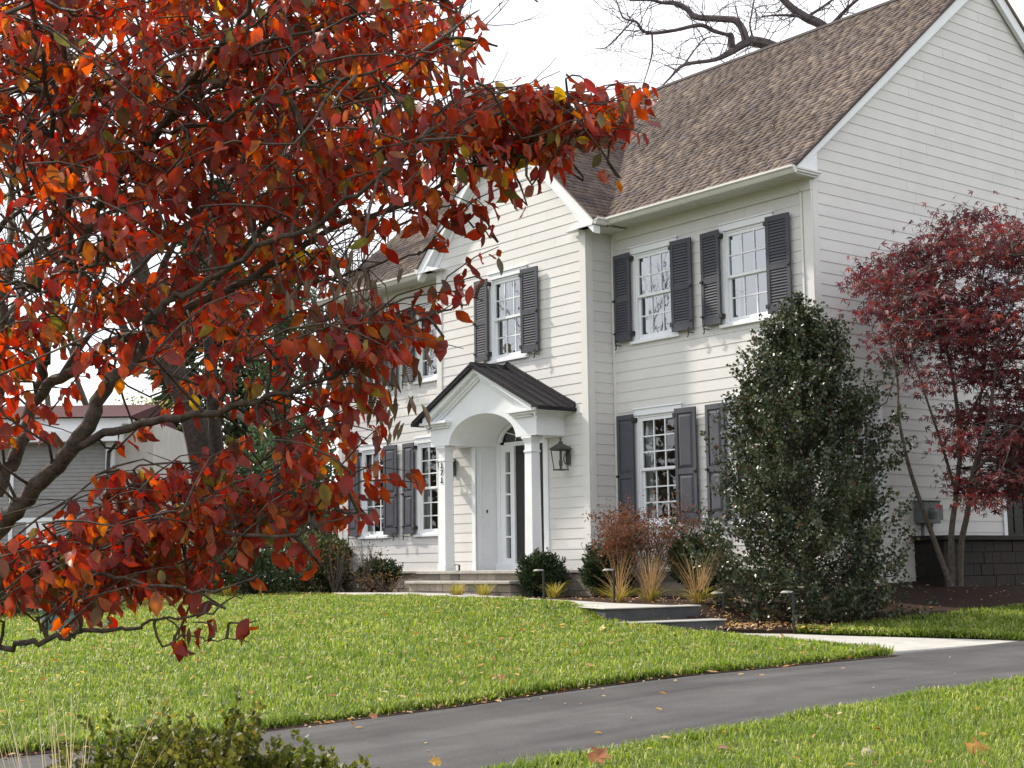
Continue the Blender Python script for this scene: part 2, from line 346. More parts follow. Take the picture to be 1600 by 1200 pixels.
# walkway: lower flat, two steps, upper flat to the porch
def slab(name, poly, z, th, m, bevel=.012):
    b = MB(); b.prism([(x, y, z(x, y)-th if callable(z) else z-th) for x, y in poly], (0,0,th)); return struct(b.build(name, m, bevel=bevel))
slab("walkway", [(.92,-4.62),(2.6,-4.3),(4.23,-4.28),(4.22,-1.38),(3.3,-1.95),(2.4,-2.5),(1.7,-2.85),(1.18,-3.3)], lambda x, y: -.885-.026*(x-.9), .25, M_CONC)
slab("walkway_step", [(.2,-4.95),(.86,-4.78),(1.12,-3.32),(.2,-3.0)], -.72, .014, M_CONC, .004)
slab("walkway_riser", [(.2,-4.9),(.83,-4.75),(1.09,-3.34),(.2,-3.05)], -.735, .38, M_BLUED, 0)
slab("walkway_landing", [(-1.2,-4.18),(.50,-4.85),(.66,-3.3),(.2,-3.15),(-1.2,-3.1)], -.55, .014, M_CONC, .004)
slab("walkway_riser", [(-.3,-4.5),(.47,-4.80),(.63,-3.31),(.2,-3.17),(-.3,-3.2)], -.565, .38, M_BLUED, 0)
slab("walkway", [(-9.6,-2.55),(-7.6,-3.2),(-5.2,-3.2),(-1.22,-4.17),(-1.22,-3.12),(-5.6,-2.08),(-5.6,-1.8),(-8.3,-1.8),(-8.4,-2.0),(-9.4,-2.35)], lambda x, y: -.475-.0108*(max(x,-8)+8), .2, M_CONC)

# ------------------------------------------------------------------ house
EXP = .178
HOUSE = thing("house", "large cream clapboard house with slate blue shutters and brown shingle roof", "house", (-6.7, 0, -.5))
class Frame:
    """wall frame: P(u, n, z): u along the wall, n outward"""
    def __init__(s, o, u, n): s.o = np.array(o, float); s.u = np.array(u, float); s.n = np.array(n, float)
    def P(s, u, n, z): p = s.o + s.u*u + s.n*n; return (p[0], p[1], z)
    def box(s, mb, u0, u1, n0, n1, z0, z1, mi=0):
        P = s.P; mb.hexa([P(u0,n0,z0),P(u1,n0,z0),P(u1,n1,z0),P(u0,n1,z0),P(u0,n0,z1),P(u1,n0,z1),P(u1,n1,z1),P(u0,n1,z1)], mi)
    def prism(s, mb, uz, n0, n1, mi=0):
        mb.prism([s.P(u, n0, z) for u, z in uz], s.n*(n1-n0), mi)
FR = Frame((0,0,0), (1,0,0), (0,-1,0))            # right and left wings
FB = Frame((0,-.6,0), (1,0,0), (0,-1,0))          # projecting bay
FS = Frame((0,0,0), (0,1,0), (1,0,0))             # gable side, u = Y
FI = Frame((-4.5,0,0), (0,1,0), (1,0,0))          # return of the bay
def siding(fr, u0, u1, z0, z1, holes=(), top=None, zref=-.1):
    """lapped clapboards; top(z)->(ulo,uhi) clip for gables"""
    mb = MB(); k0 = int(math.floor((z0-zref)/EXP)); k1 = int(math.ceil((z1-zref)/EXP))
    for k in range(k0, k1):
        a = zref+k*EXP; b = a+EXP
        cuts = sorted({max(a, z0), min(b, z1)} | {h[j] for h in holes for j in (2, 3) if max(a,z0) < h[j] < min(b,z1)})
        for za, zb in zip(cuts[:-1], cuts[1:]):
            if zb-za < 1e-4: continue
            segs = [(u0, u1)]
            for h in holes:
                if h[2] < (za+zb)/2 < h[3]:
                    ns = []
                    for s0, s1 in segs:
                        if h[1] <= s0 or h[0] >= s1: ns.append((s0, s1)); continue
                        if h[0] > s0: ns.append((s0, h[0]))
                        if h[1] < s1: ns.append((h[1], s1))
                    segs = ns
            na = .011-.008*(za-a)/EXP; nb = .011-.008*(zb-a)/EXP
            bs_ = []
            for s0, s1 in segs:
                c_ = s0
                while c_ < s1:
                    e_ = min(c_+rng.uniform(2.2,3.7), s1); e_ = s1 if s1-e_ < .5 else e_; bs_.append((c_, e_-(.0025 if e_ < s1 else 0))); c_ = e_
            segs = bs_
            for s0, s1 in segs:
                t0, t1, w0, w1 = s0, s1, s0, s1
                if top:
                    l, h = top(za); t0 = max(s0, l); t1 = min(s1, h); l, h = top(zb); w0 = max(s0, l); w1 = min(s1, h)
                    if t1 <= t0: continue
                    if w1 <= w0: w0 = w1 = (t0+t1)/2
                P = fr.P
                mb.add([P(t0,na,za),P(t1,na,za),P(w1,nb,zb),P(w0,nb,zb)], [(0,1,2,3)])
                if abs(za-a) < 1e-6:
                    mb.add([P(t0,na,za),P(t1,na,za),P(t1,-.004,za),P(t0,-.004,za)], [(3,2,1,0)])
    return mb.build("siding", M_SIDING, HOUSE)

CW = .53     # half width of the hole
WINS = []    # (frame, centre u, z top casing, z sill bottom, rows, shutters kind)
for fr, cs in ((FR, (-3.42,-1.32,-9.96,-12.06)), ):
    for c in cs: WINS += [(fr, c, 5.42, 3.72, 2, 'louver'), (fr, c, 2.615, .585, 3, 'panel')]
WINS += [(FB, -6.66, 5.42, 3.71, 2, 'louver'), (FS, 4.78, 5.41, 3.72, 2, None), (FS, .93, 2.615, .585, 3, None)]
def hole(w): return (w[1]-.47, w[1]+.47, w[3]+.05, w[2]-.12)
hol = lambda fr, lo, hi: [hole(w) for w in WINS if w[0] is fr and lo < w[1] < hi]
siding(FR, -4.5, 0, -.1, 5.84, hol(FR, -4.5, 0))
siding(FR, -13.48, -8.88, -.1, 5.84, hol(FR, -14, -8))
BAYC = -6.69
bay_top = lambda z: (BAYC-2.19-9*(z<5.7), BAYC+2.19+9*(z<5.7)) if z < 5.75 else (BAYC-(8.12-z)/.95, BAYC+(8.12-z)/.95)
siding(FB, -8.88, -4.5, -.1, 8.1, hol(FB, -9, -4)+[(-7.70,-5.68,-.2,2.74)], bay_top)
siding(FI, -.6, 0, -.1, 5.84)
FI2 = Frame((-8.88,0,0), (0,1,0), (-1,0,0)); siding(FI2, -.6, 0, -.1, 5.84)
RS, RY, RZ = .837, 4.85, 10.36
EY, EZ = -.46, 5.915                        # eave edge of the roof surface
side_top = lambda z: (-9, 99) if z < 5.8 else (RY-(RZ-.14-z)/RS, RY+(RZ-.14-z)/RS)
siding(FS, 0, 9.7, -.35, 10.2, hol(FS, 0, 9)+[(4.72,5.62,.36,2.45)], side_top)
mb = MB(); mb.box((-13.48, 9.7, -.6), (0, 9.75, 5.8)); mb.build("back_wall", M_SIDING, HOUSE)
FW = Frame((-13.48,0,0), (0,1,0), (-1,0,0)); siding(FW, 0, 9.7, -.35, 10.2, (), side_top)
mb = MB(); mb.box((-13.4, .02, 5.79), (-.05, 9.6, 5.85)); mb.box((-13.4,.02,2.85),(-.05,9.6,2.95)); mb.build("floor_deck", M_DARK, HOUSE)
# corner boards
def cboard(fr, u0, u1, z0, z1, n=.026):
    mb = MB(); fr.box(mb, u0, u1, -.01, n, z0, z1); return mb.build("corner_board", M_TRIM, HOUSE, bevel=.004)
M_CB = M_SIDING
def cb2(fr, u0, u1, z0, z1, n=.026, m=None):
    mb = MB(); fr.box(mb, u0, u1, -.01, n, z0, z1); return mb.build("corner_board", m or M_CB, HOUSE, bevel=.004)
cb2(FR, -.14, .027, -.1, 5.6); cb2(FS, .012, .14, -.35, 5.92, .030)
cb2(FB, -4.64, -4.473, -.1, 5.75); cb2(FI, -.585, -.46, -.1, 5.8, .030)
cb2(FB, -8.907, -8.74, -.1, 5.75); cb2(FI2, -.585, -.46, -.1, 5.8, .030)
cb2(FR, -4.484, -4.42, -.1, 5.6); cb2(FR, -13.50, -13.34, -.1, 5.6)
# frieze boards
def frieze(u0, u1):
    mb = MB(); FR.box(mb, u0, u1, -.01, .03, 5.6, 5.80); FR.box(mb, u0, u1, .03, .045, 5.60, 5.625); return mb.build("frieze_board", M_CB, HOUSE, bevel=.004)
frieze(-4.41, .027); frieze(-13.5, -8.92)
# soffit, fascia and gutter
M_GUT = mat("gutter_white_paint", (.66,.65,.62), .4, .4, var=((.62,.61,.58),(.70,.69,.66)), scale=2)
def eave(x0, x1):
    mb = MB(); mb.box((x0, -.42, 5.79), (x1, .02, 5.81))
    for k in range(int((x1-x0)/.1)): mb.box((x0+.1*k, -.41, 5.786), (x0+.1*k+.012, 0, 5.79))
    mb.build("soffit", M_CB, HOUSE)
    mb = MB(); mb.box((x0, -.445, 5.77), (x1, -.42, 5.905)); mb.build("fascia", M_GUT, HOUSE)
    prof = [(-.446,5.77),(-.50,5.77),(-.52,5.80),(-.535,5.83),(-.565,5.852),(-.565,5.885),(-.55,5.885),(-.55,5.862),(-.446,5.862)]
    mb = MB(); mb.prism([(x0, y, z) for y, z in prof], (x1-x0, 0, 0)); mb.build("gutter", M_GUT, HOUSE, bevel=.003)
eave(-4.06, .10); eave(-13.6, -9.30)
# bay eaves: short returns along Y
BE = 2.62
for sgn in (-1, 1):
    xe = BAYC+sgn*BE; xw = BAYC+sgn*2.19
    mb = MB(); mb.box((min(xe,xw), -.80, 5.745), (max(xe,xw), .0, 5.765)); mb.build("soffit", M_CB, HOUSE)
    mb = MB(); mb.box((min(xe-.03*sgn,xw), -.62, 5.766), (max(xe-.03*sgn,xw), -.02, 5.785)); mb.prism([(xw,-.615,5.766),(xe-.03*sgn,-.615,5.766),(xw,-.615,6.2)],(0,.5,0)); mb.build("eave_block", M_CB, HOUSE)
    mb = MB(); a = xe-.02*sgn; mb.box((min(xe,a), -.80, 5.745), (max(xe,a), -.45, 5.86)); mb.build("fascia", M_GUT, HOUSE)
    prof = [(0,5.75),(.05,5.75),(.07,5.78),(.085,5.81),(.112,5.832),(.112,5.865),(.10,5.865),(.10,5.842),(0,5.842)]
    mb = MB(); mb.prism([(xe+sgn*(.002+p), -.79, z) for p, z in prof], (0, .27, 0)); mb.build("gutter", M_GUT, HOUSE, bevel=.003)
# rake boards
def rake(pts_lo, pts_hi, off, name="rake_board"):
    mb = MB(); mb.prism([pts_lo[0], pts_lo[1], pts_hi[1], pts_hi[0]], off); return mb.build(name, M_TRIM, HOUSE, bevel=.006)
# gable side (x = 0): board between wall and roof edge
for s in (-1, 1):
    y0 = RY+s*(RY-EY-.02); 
    rake([(.035, y0, EZ-.15), (.035, RY, RZ-.30)], [(.035, y0, EZ-.012), (.035, RY, RZ-.028)], (.075,0,0))
# boxed end of the eave at the gable
mb = MB(); mb.prism([(.0,.06,6.27),(.0,-.44,5.87),(.0,-.44,5.775),(.0,.06,5.775)], (.105,0,0)); mb.build("eave_return", M_TRIM, HOUSE, bevel=.004)
mb = MB(); mb.prism([(.1,-.446,5.77),(.1,-.50,5.77),(.1,-.52,5.80),(.1,-.535,5.83),(.1,-.565,5.852),(.1,-.565,5.885),(.1,-.446,5.885)], (.03,0,0)); mb.box((.1055,-.445,5.835),(.15,.10,5.87)); mb.box((.1055,-.445,5.80),(.135,.09,5.835)); mb.build("eave_return", M_GUT, HOUSE, bevel=.004)
# bay rakes
for s in (-1, 1):
    xe = BAYC+s*BE
    mb = MB(); mb.prism([(xe-s*.06,-.628,5.772),(xe-s*.40,-.628,5.772),(BAYC,-.628,8.05),(BAYC,-.628,8.20)], (0,.03,0)); mb.build("rake_soffit", M_TRIM, HOUSE)
    rake([(xe, -.63, 5.60), (BAYC, -.63, 8.02)], [(xe, -.63, 5.865), (BAYC, -.63, 8.34)], (0,-.16,0))
    mb = MB(); mb.prism([(xe,-.632,5.745),(xe-s*.75,-.632,5.745),(xe-s*.05,-.632,5.93)], (0,-.15,0)); mb.build("eave_return", M_TRIM, HOUSE)
# roofs with individual shingle tabs
def shingles(o, udir, sdir, ulen, slen, clip=None, name="roof"):
    o = np.array(o, float); udir = np.array(udir, float); sdir = np.array(sdir, float); nrm = np.cross(udir, sdir); nrm /= np.linalg.norm(nrm)
    if nrm[2] < 0: nrm = -nrm
    R = .127; rows = int(slen/R)+1; V = []; F = []
    for k in range(rows):
        s0 = k*R; s1 = min(s0+R+.01, slen)
        u = -rng.uniform(0, .3)
        while u < ulen:
            w = rng.choice([.10,.14,.18,.23,.3]); a = max(u, 0); b = min(u+w-.004, ulen)
            if b > a+.01 and (clip is None or clip((a+b)/2, s0)):
                h = .012+rng.choice([0,.005,.009]); d = rng.choice([0,-.004]); n = len(V)
                for uu, ss, hh in ((a,s0+d,h),(b,s0+d,h),(b,s1,.003),(a,s1,.003)): V.append(o+udir*uu+sdir*ss+nrm*hh)
                for uu, ss in ((a,s0+d),(b,s0+d),(b,s1),(a,s1)): V.append(o+udir*uu+sdir*ss-nrm*.001)
                F += [(n,n+1,n+2,n+3),(n+4,n+5,n+1,n),(n+5,n+6,n+2,n+1),(n+7,n+4,n,n+3)]
            u += w
    deck = len(V)
    V += [o-nrm*.003, o+udir*ulen-nrm*.003, o+udir*ulen+sdir*slen-nrm*.003, o+sdir*slen-nrm*.003]; F.append((deck,deck+1,deck+2,deck+3))
    dn = nrm*.03
    V += [p-dn for p in V[deck:deck+4]]; F += [(deck+7,deck+6,deck+5,deck+4),(deck,deck+4,deck+5,deck+1),(deck+1,deck+5,deck+6,deck+2),(deck+3,deck,deck+4,deck+7)][:4]
    return mesh_np(name, np.array(V), [np.array(F)], M_SHINGLE, HOUSE)
sl_ = math.hypot(RY-EY, RZ-EZ); sd = np.array([0, (RY-EY)/sl_, (RZ-EZ)/sl_])
shingles((-13.65, EY-.03, EZ-.025), (1,0,0), sd, 13.79, sl_+.03)
mb = MB(); mb.prism([(-13.65, RY, RZ), (-13.65, 10.2, RZ-5.35*.8), (-13.65, 10.2, RZ-5.35*.8-.05), (-13.65, RY, RZ-.05)], (13.79,0,0)); mb.build("roof", M_SHINGLE, HOUSE)
mb = MB(); mb.prism([(-13.66, RY-.13, RZ-.075), (-13.66, RY, RZ+.035), (-13.66, RY+.13, RZ-.075)], (13.81,0,0)); mb.build("ridge_cap", M_RIDGE, HOUSE)
BP = .955; bsl = math.hypot(BE+.02, (BE+.02)*BP); bz = 8.385
for s in (-1, 1):
    sdv = np.array([-s*(BE+.02)/bsl, 0, (BE+.02)*BP/bsl])
    o = (BAYC+s*(BE+.02), -.82, bz-(BE+.02)*BP)
    vclip = lambda u, ss, sdv=sdv: True
    shingles(o, (0,1,0), sdv, 3.6, bsl)
mb = MB(); mb.prism([(BAYC-.12,-.83,bz-.075),(BAYC,-.83,bz+.035),(BAYC+.12,-.83,bz-.075)], (0,3.5,0)); mb.build("ridge_cap", M_RIDGE, HOUSE)
# chimney seen through the leaves
mb = MB(); mb.box((-15.0,4.3,-.7),(-13.5,5.4,7.2)); mb.hexa([(-15.0,4.3,7.2),(-13.5,4.3,7.2),(-13.5,5.4,7.2),(-15.0,5.4,7.2),(-15.0,4.4,8.2),(-14.3,4.4,8.2),(-14.3,5.3,8.2),(-15.0,5.3,8.2)])
mb.box((-15.0,4.4,8.2),(-14.3,5.3,11.75)); mb.box((-15.06,4.34,11.75),(-14.24,5.36,11.9)); mb.box((-14.8,4.65,11.9),(-14.5,5.0,12.15)); mb.build("chimney", M_CAPSTONE, HOUSE, bevel=.01)

# windows
def window(w):
    fr, c, zt, zs, rows, kind = w; P = fr.P
    up = zs > 3
    L, R = c-.56, c+.56; hw = .47
    mb = MB()
    fr.box(mb, L, c-hw, -.09, .028, zs+.06, zt-.13); fr.box(mb, c+hw, R, -.09, .028, zs+.06, zt-.13)
    fr.box(mb, L-.01, R+.01, -.09, .032, zt-.13, zt-.025); fr.box(mb, L-.025, R+.025, -.02, .05, zt-.025, zt)
    fr.box(mb, c-hw, c+hw, -.09, -.002, zt-.17, zt-.13); fr.box(mb, c-hw, c-hw+.022, -.09, .0, zs+.06, zt-.17); fr.box(mb, c+hw-.022, c+hw, -.09, .0, zs+.06, zt-.17)
    win = mb.build("window", M_TRIM, HOUSE, bevel=.004)
    mb = MB(); fr.box(mb, L-.03, R+.03, -.09, .065, zs, zs+.055); fr.box(mb, c-hw, c+hw, -.088, .02, zs+.055, zs+.085); mb.build("sill", M_TRIM, win, bevel=.005)
    a0, a1 = c-hw+.024, c+hw-.024; zb = zs+.086; ztp = zt-.172; mid = (zb+ztp)/2+.01
    for lo, hi, n0 in ((mid-.02, ztp, -.045), (zb, mid+.02, -.08)):
        mb = MB(); st = .045; br = .07 if lo == zb else .045; tr = .05
        n1 = n0+.033
        fr.box(mb, a0, a0+st, n0, n1, lo, hi); fr.box(mb, a1-st, a1, n0, n1, lo, hi)
        fr.box(mb, a0+st, a1-st, n0, n1, lo, lo+br); fr.box(mb, a0+st, a1-st, n0, n1, hi-tr, hi)
        g0, g1, h0, h1 = a0+st, a1-st, lo+br, hi-tr
        for k in (1, 2): x = g0+(g1-g0)*k/3; fr.box(mb, x-.011, x+.011, n0+.004, n1-.004, h0, h1)
        for k in range(1, rows): z = h0+(h1-h0)*k/rows; fr.box(mb, g0, g1, n0+.005, n1-.005, z-.011, z+.011)
        s = mb.build("sash", M_TRIM, win)
        mb = MB(); mb.add([P(g0-.01,n0+.014,h0-.01),P(g1+.01,n0+.014,h0-.01),P(g1+.01,n0+.014,h1+.01),P(g0-.01,n0+.014,h1+.01)], [(0,1,2,3)])
        mb.build("pane", M_GLASS_UP if up else M_GLASS_LO, win)
    # dim room behind, with a curtain or blind
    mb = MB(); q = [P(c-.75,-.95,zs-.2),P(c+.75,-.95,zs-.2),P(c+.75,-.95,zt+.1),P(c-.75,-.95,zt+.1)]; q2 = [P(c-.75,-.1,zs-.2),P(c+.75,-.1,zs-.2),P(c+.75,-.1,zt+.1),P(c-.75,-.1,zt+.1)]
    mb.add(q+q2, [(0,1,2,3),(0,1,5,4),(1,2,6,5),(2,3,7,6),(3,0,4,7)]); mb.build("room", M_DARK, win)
    mb = MB()
    for s0, s1 in ((c-.5, c-.30), (c+.32, c+.5)):
        pts = [(s0+(s1-s0)*k/12, -.16-.025*math.sin(k*1.9)) for k in range(13)]
        vs = [P(u, n, zs-.05) for u, n in pts]+[P(u, n, zt) for u, n in pts]
        mb.add(vs, [(k, k+1, 14+k, 13+k) for k in range(12)])
    if rows == 2 and fr is FB:
        for k in range(9):
            u = c-.42+.84*k/8; mb.add([P(u-.07,-.15,zt-.1),P(u+.07,-.15,zt-.1),P(u+.02+.04*random.random(),-.15,zt-.42-.22*abs(math.sin(k*1.3)))], [(0,1,2)])
    mb.build("curtain", M_CURT, win)
    if not kind: return
    for side in (-1, 1):
        s0, s1 = (L-.375, L+.055) if side < 0 else (R-.07, R+.385)
        z0, z1 = zs+.07, zt-.10
        tilt = .02
        nA, nB = (.062, .088) if side < 0 else (.088, .062)
        def bx(mb, u0, u1, z0_, z1_, d0, d1):
            n_ = lambda u: nA+(nB-nA)*(u-s0)/(s1-s0)
            pts = [P(u0,n_(u0)+d0,z0_),P(u1,n_(u1)+d0,z0_),P(u1,n_(u1)+d1,z0_),P(u0,n_(u0)+d1,z0_),P(u0,n_(u0)+d0,z1_),P(u1,n_(u1)+d0,z1_),P(u1,n_(u1)+d1,z1_),P(u0,n_(u0)+d1,z1_)]
            mb.hexa(pts)
        mb = MB(); st = .062; zm = z0+(z1-z0)*(.475 if kind == 'louver' else .44)
        bx(mb, s0, s0+st, z0, z1, 0, .034); bx(mb, s1-st, s1, z0, z1, 0, .034)
        bx(mb, s0+st, s1-st, z0, z0+.13, 0, .033); bx(mb, s0+st, s1-st, zm-.045, zm+.045, 0, .033); bx(mb, s0+st, s1-st, z1-.085, z1, 0, .033)
        for lo, hi in ((z0+.13, zm-.045), (zm+.045, z1-.085)):
            if kind == 'louver':
                k = int((hi-lo)/.045); dz = (hi-lo)/k
                n_ = lambda u: nA+(nB-nA)*(u-s0)/(s1-s0)
                for j in range(k):
                    za = lo+j*dz; ua, ub = s0+st, s1-st
                    mb.hexa([P(ua,n_(ua)+.024,za+.004),P(ub,n_(ub)+.024,za+.004),P(ub,n_(ub)+.031,za+.006),P(ua,n_(ua)+.031,za+.006),
                             P(ua,n_(ua)+.004,za+dz),P(ub,n_(ub)+.004,za+dz),P(ub,n_(ub)+.011,za+dz+.004),P(ua,n_(ua)+.011,za+dz+.004)])
                bx(mb, s0+st, s1-st, lo, hi, -.001, .002)
            else:
                bx(mb, s0+st, s1-st, lo, hi, .004, .014)
                n_ = lambda u: nA+(nB-nA)*(u-s0)/(s1-s0); e = .05
                ua, ub = s0+st+.012, s1-st-.012
                mb.add([P(ua,n_(ua)+.0145,lo+.012),P(ub,n_(ub)+.0145,lo+.012),P(ub,n_(ub)+.0145,hi-.012),P(ua,n_(ua)+.0145,hi-.012),
                        P(ua+e,n_(ua)+.032,lo+.012+e),P(ub-e,n_(ub)+.032,lo+.012+e),P(ub-e,n_(ub)+.032,hi-.012-e),P(ua+e,n_(ua)+.032,hi-.012-e)],
                       [(4,5,6,7),(0,1,5,4),(1,2,6,5),(2,3,7,6),(3,0,4,7)])
        sh = mb.build("shutter", M_SHUT, HOUSE, bevel=.002)
        hu = s1 if side < 0 else s0; ou = s0 if side < 0 else s1; sg = 1 if side < 0 else -1
        for z in (z0+.12, z1-.1):
            mb = MB(); fr.box(mb, min(hu-.03*sg, hu+.035*sg), max(hu-.03*sg, hu+.035*sg), .03, .128, z-.035, z+.035); mb.build("hinge", M_IRON, sh, bevel=.003)
        mb = MB(); fr.box(mb, min(ou-.005*sg, ou+.05*sg), max(ou-.005*sg, ou+.05*sg), .095, .128, zm-.02, zm+.02); 
        mb.build("latch", M_IRON, sh, bevel=.003); mb = MB(); fr.box(mb, min(ou-.005*sg, ou+.05*sg), max(ou-.005*sg, ou+.05*sg), .095, .126, z0+.14, z0+.165)
        mb.build("latch", M_IRON, sh, bevel=.003)
        mb = MB(); du = ou+.07*sg
        mb.tube([P(du,.0,z0-.05),P(du,.12,z0-.05)], .008, 6)
        mb.tube([P(du,.118,z0+.04),P(du-.012,.126,z0+.01),P(du,.124,z0-.05),P(du,.122,z0-.10),P(du-.02,.118,z0-.125),P(du-.04,.118,z0-.115)], [.012,.010,.012,.010,.009,.006], 6)
        fr.box(mb, du-.03, du+.04, .118, .128, z0-.055, z0-.04)
        mb.build("shutter_dog", M_IRON, sh)
for w in WINS: window(w)

# foundation stonework, water table, porch platform
def stones(mb, fr, u0, u1, n0, n1, z0, z1, rows):
    dz = (z1-z0)/rows
    for r in range(rows):
        u = u0
        while u < u1-.02:
            w = min(rng.uniform(.16,.42), u1-u)
            if u1-(u+w) < .1: w = u1-u
            fr.box(mb, u+.004, u+w-.004, n0, n1-rng.uniform(0,.018), z0+r*dz+.004, z0+(r+1)*dz-.004); u += w
for a_ in ((FR,-4.45,0,0,.05,-.95,-.15,5),(FR,-13.5,-8.9,0,.05,-.75,-.15,4),(FB,-8.88,-4.45,0,.05,-.75,-.15,4),(FI,-.6,0,0,.05,-.75,-.15,4),(FS,0,2.0,0,.045,-.95,-.36,4)):
    mb = MB(); stones(mb, *a_); mb.build("stone_foundation", M_STONE, HOUSE)
mb = MB(); mb.box((-13.46,.005,-1.2),(-.02,9.6,-.11)); mb.box((-8.85,-.595,-1.2),(-4.52,.005,-.11)); mb.build("foundation_core", M_CAPSTONE, HOUSE)
for f_, a_, b_ in ((FR,-4.45,.06),(FR,-13.52,-8.93),(FB,-8.93,-8.41),(FB,-4.99,-4.45)):
    mb = MB(); f_.box(mb, a_, b_, -.01, .085, -.15, -.10); mb.build("water_table", M_CAPSTONE, HOUSE, bevel=.006)
mb = MB(); stones(mb, Frame((0,-.6,0),(1,0,0),(0,-1,0)), -8.33, -5.07, .55, .84, -.6, -.15, 3); stones(mb, Frame((-5.07,0,0),(0,1,0),(1,0,0)), -1.42, -.62, -.2, .0, -.6, -.15, 3)
stones(mb, Frame((0,-1.44,0),(1,0,0),(0,-1,0)), -8.2, -5.2, 0, .36, -.6, -.32, 2)
mb.build("porch_base", M_STONE, HOUSE)
mb = MB(); mb.box((-8.40,-1.50,-.15),(-5.0,-.62,-.095)); mb.build("porch_floor", M_CAPSTONE, HOUSE, bevel=.008)
mb = MB(); mb.box((-8.25,-1.86,-.32),(-5.15,-1.44,-.27)); mb.build("porch_step", M_CAPSTONE, HOUSE, bevel=.008)

# porch
PC = -6.69; PF = -1.24; AW, ASP, ARI = .985, 2.21, .50
arch = [(PC+AW*math.cos(t), ASP+ARI*math.sin(t)) for t in np.linspace(0, math.pi, 33)]
def gz(x): return 3.40-abs(x-PC)*.525
front = [(-8.25,ASP),(PC-AW,ASP)]+arch[::-1][1:-1]+[(PC+AW,ASP),(-5.13,ASP),(-5.13,gz(-5.13)),(PC,3.40),(-8.25,gz(-8.25))]
FP = Frame((0,0,0),(1,0,0),(0,-1,0))
mb = MB()
# front face built as vertical strips so the arch stays clean
xs = sorted({-8.25,-5.13,PC}|{a for a, _ in arch}|{PC-AW,PC+AW})
lowz = lambda x: ASP if abs(x-PC) >= AW-1e-6 else ASP+ARI*math.sqrt(max(0,1-((x-PC)/AW)**2))
for a, b in zip(xs[:-1], xs[1:]):
    mb.hexa([(a,PF,lowz(a)),(b,PF,lowz(b)),(b,PF+.22,lowz(b)),(a,PF+.22,lowz(a)),(a,PF,gz(a)),(b,PF,gz(b)),(b,PF+.22,gz(b)),(a,PF+.22,gz(a))])
mb.build("pediment", M_TRIM, HOUSE)
for s in (-1, 1):
    x0, x1 = sorted((PC+s*AW, PC+s*1.56)); mb = MB(); mb.box((x0,PF+.221,ASP),(x1,-.585,2.6)); mb.build("beam", M_TRIM, HOUSE, bevel=.004)
# barrel vault running back to the door wall
mb = MB(); n = len(arch)
va = [(x, PF+.2, z+.004) for x, z in arch]+[(x, -.12, z+.004) for x, z in arch]
mb.add(va, [(i, i+1, n+i+1, n+i) for i in range(n-1)]); mb.build("vault", M_TRIM, HOUSE, smooth=True)
# panelled reveals
for s in (-1, 1):
    x = PC+s*1.008; mb = MB(); xa, xb = sorted((x, x+s*.03)); mb.box((xa,-.605,-.1),(xb,-.1,2.24))
    for z0, z1 in ((.10,.74),(.88,2.08)):
        for (y0,y1,za,zb) in ((-.50,-.485,z0,z1),(-.24,-.225,z0,z1),(-.485,-.24,z0,z0+.015),(-.485,-.24,z1-.015,z1)):
            a, b = sorted((x, x-s*.008)); mb.box((a,y0,za),(b,y1,zb))
    mb.build("reveal_panel", M_TRIM, HOUSE, bevel=.002)
    mb = MB(); a, b = sorted((x-s*.04, x+s*.10)); FB.box(mb, min(x+s*.0,x+s*.11), max(x+s*.0,x+s*.11), -.01, .03, -.1, 2.2); mb.build("door_casing", M_TRIM, HOUSE, bevel=.003)
# door wall
DYW = -.12; FD = Frame((0,DYW,0),(1,0,0),(0,-1,0))
mb = MB()
dx = PC
for u0, u1 in ((-1.0,-.735),(-.735,-.71),(-.58,-.39),(.39,.58),(.71,1.0)): pass
FD.box(mb, dx-1.0, dx-.725, -.08, .01, -.05, 2.24); FD.box(mb, dx+.725, dx+1.0, -.08, .01, -.05, 2.24)
FD.box(mb, dx-.575, dx-.47, -.08, .01, -.05, 2.2); FD.box(mb, dx+.47, dx+.575, -.08, .01, -.05, 2.2)
FD.box(mb, dx-.725, dx+.725, -.08, .03, 2.2, 2.28)
for s in (-1, 1):
    a, b = sorted((dx+s*.575, dx+s*.725)); FD.box(mb, a, b, -.08, .008, -.05, .12); FD.box(mb, a, b, -.08, .008, 2.1, 2.2)
    for k in (1,2,3,4): z = .12+1.98*k/5; FD.box(mb, a, b, -.06, .004, z-.016, z+.016)
    a, b = sorted((dx+s*.42, dx+s*.47)); FD.box(mb, a, b, -.05, .04, -.05, 2.2)
    a, b = sorted((dx+s*.86, dx+s*.90)); FD.box(mb, a, b, 0, .04, -.05, 2.28)
FD.box(mb, dx-1.0, dx+1.0, -.08, .06, -.1, .02)
# fan light surround
fo = [(dx+.9*math.cos(t), 2.28+.42*math.sin(t)) for t in np.linspace(0, math.pi, 25)]; fi = [(dx+.80*math.cos(t), 2.30+.345*math.sin(t)) for t in np.linspace(0, math.pi, 25)]
for i in range(24):
    mb.hexa([FD.P(*p) for p in ((fi[i][0],0,fi[i][1]),(fo[i][0],0,fo[i][1]),(fo[i][0],.04,fo[i][1]),(fi[i][0],.04,fi[i][1]),(fi[i+1][0],0,fi[i+1][1]),(fo[i+1][0],0,fo[i+1][1]),(fo[i+1][0],.04,fo[i+1][1]),(fi[i+1][0],.04,fi[i+1][1]))])
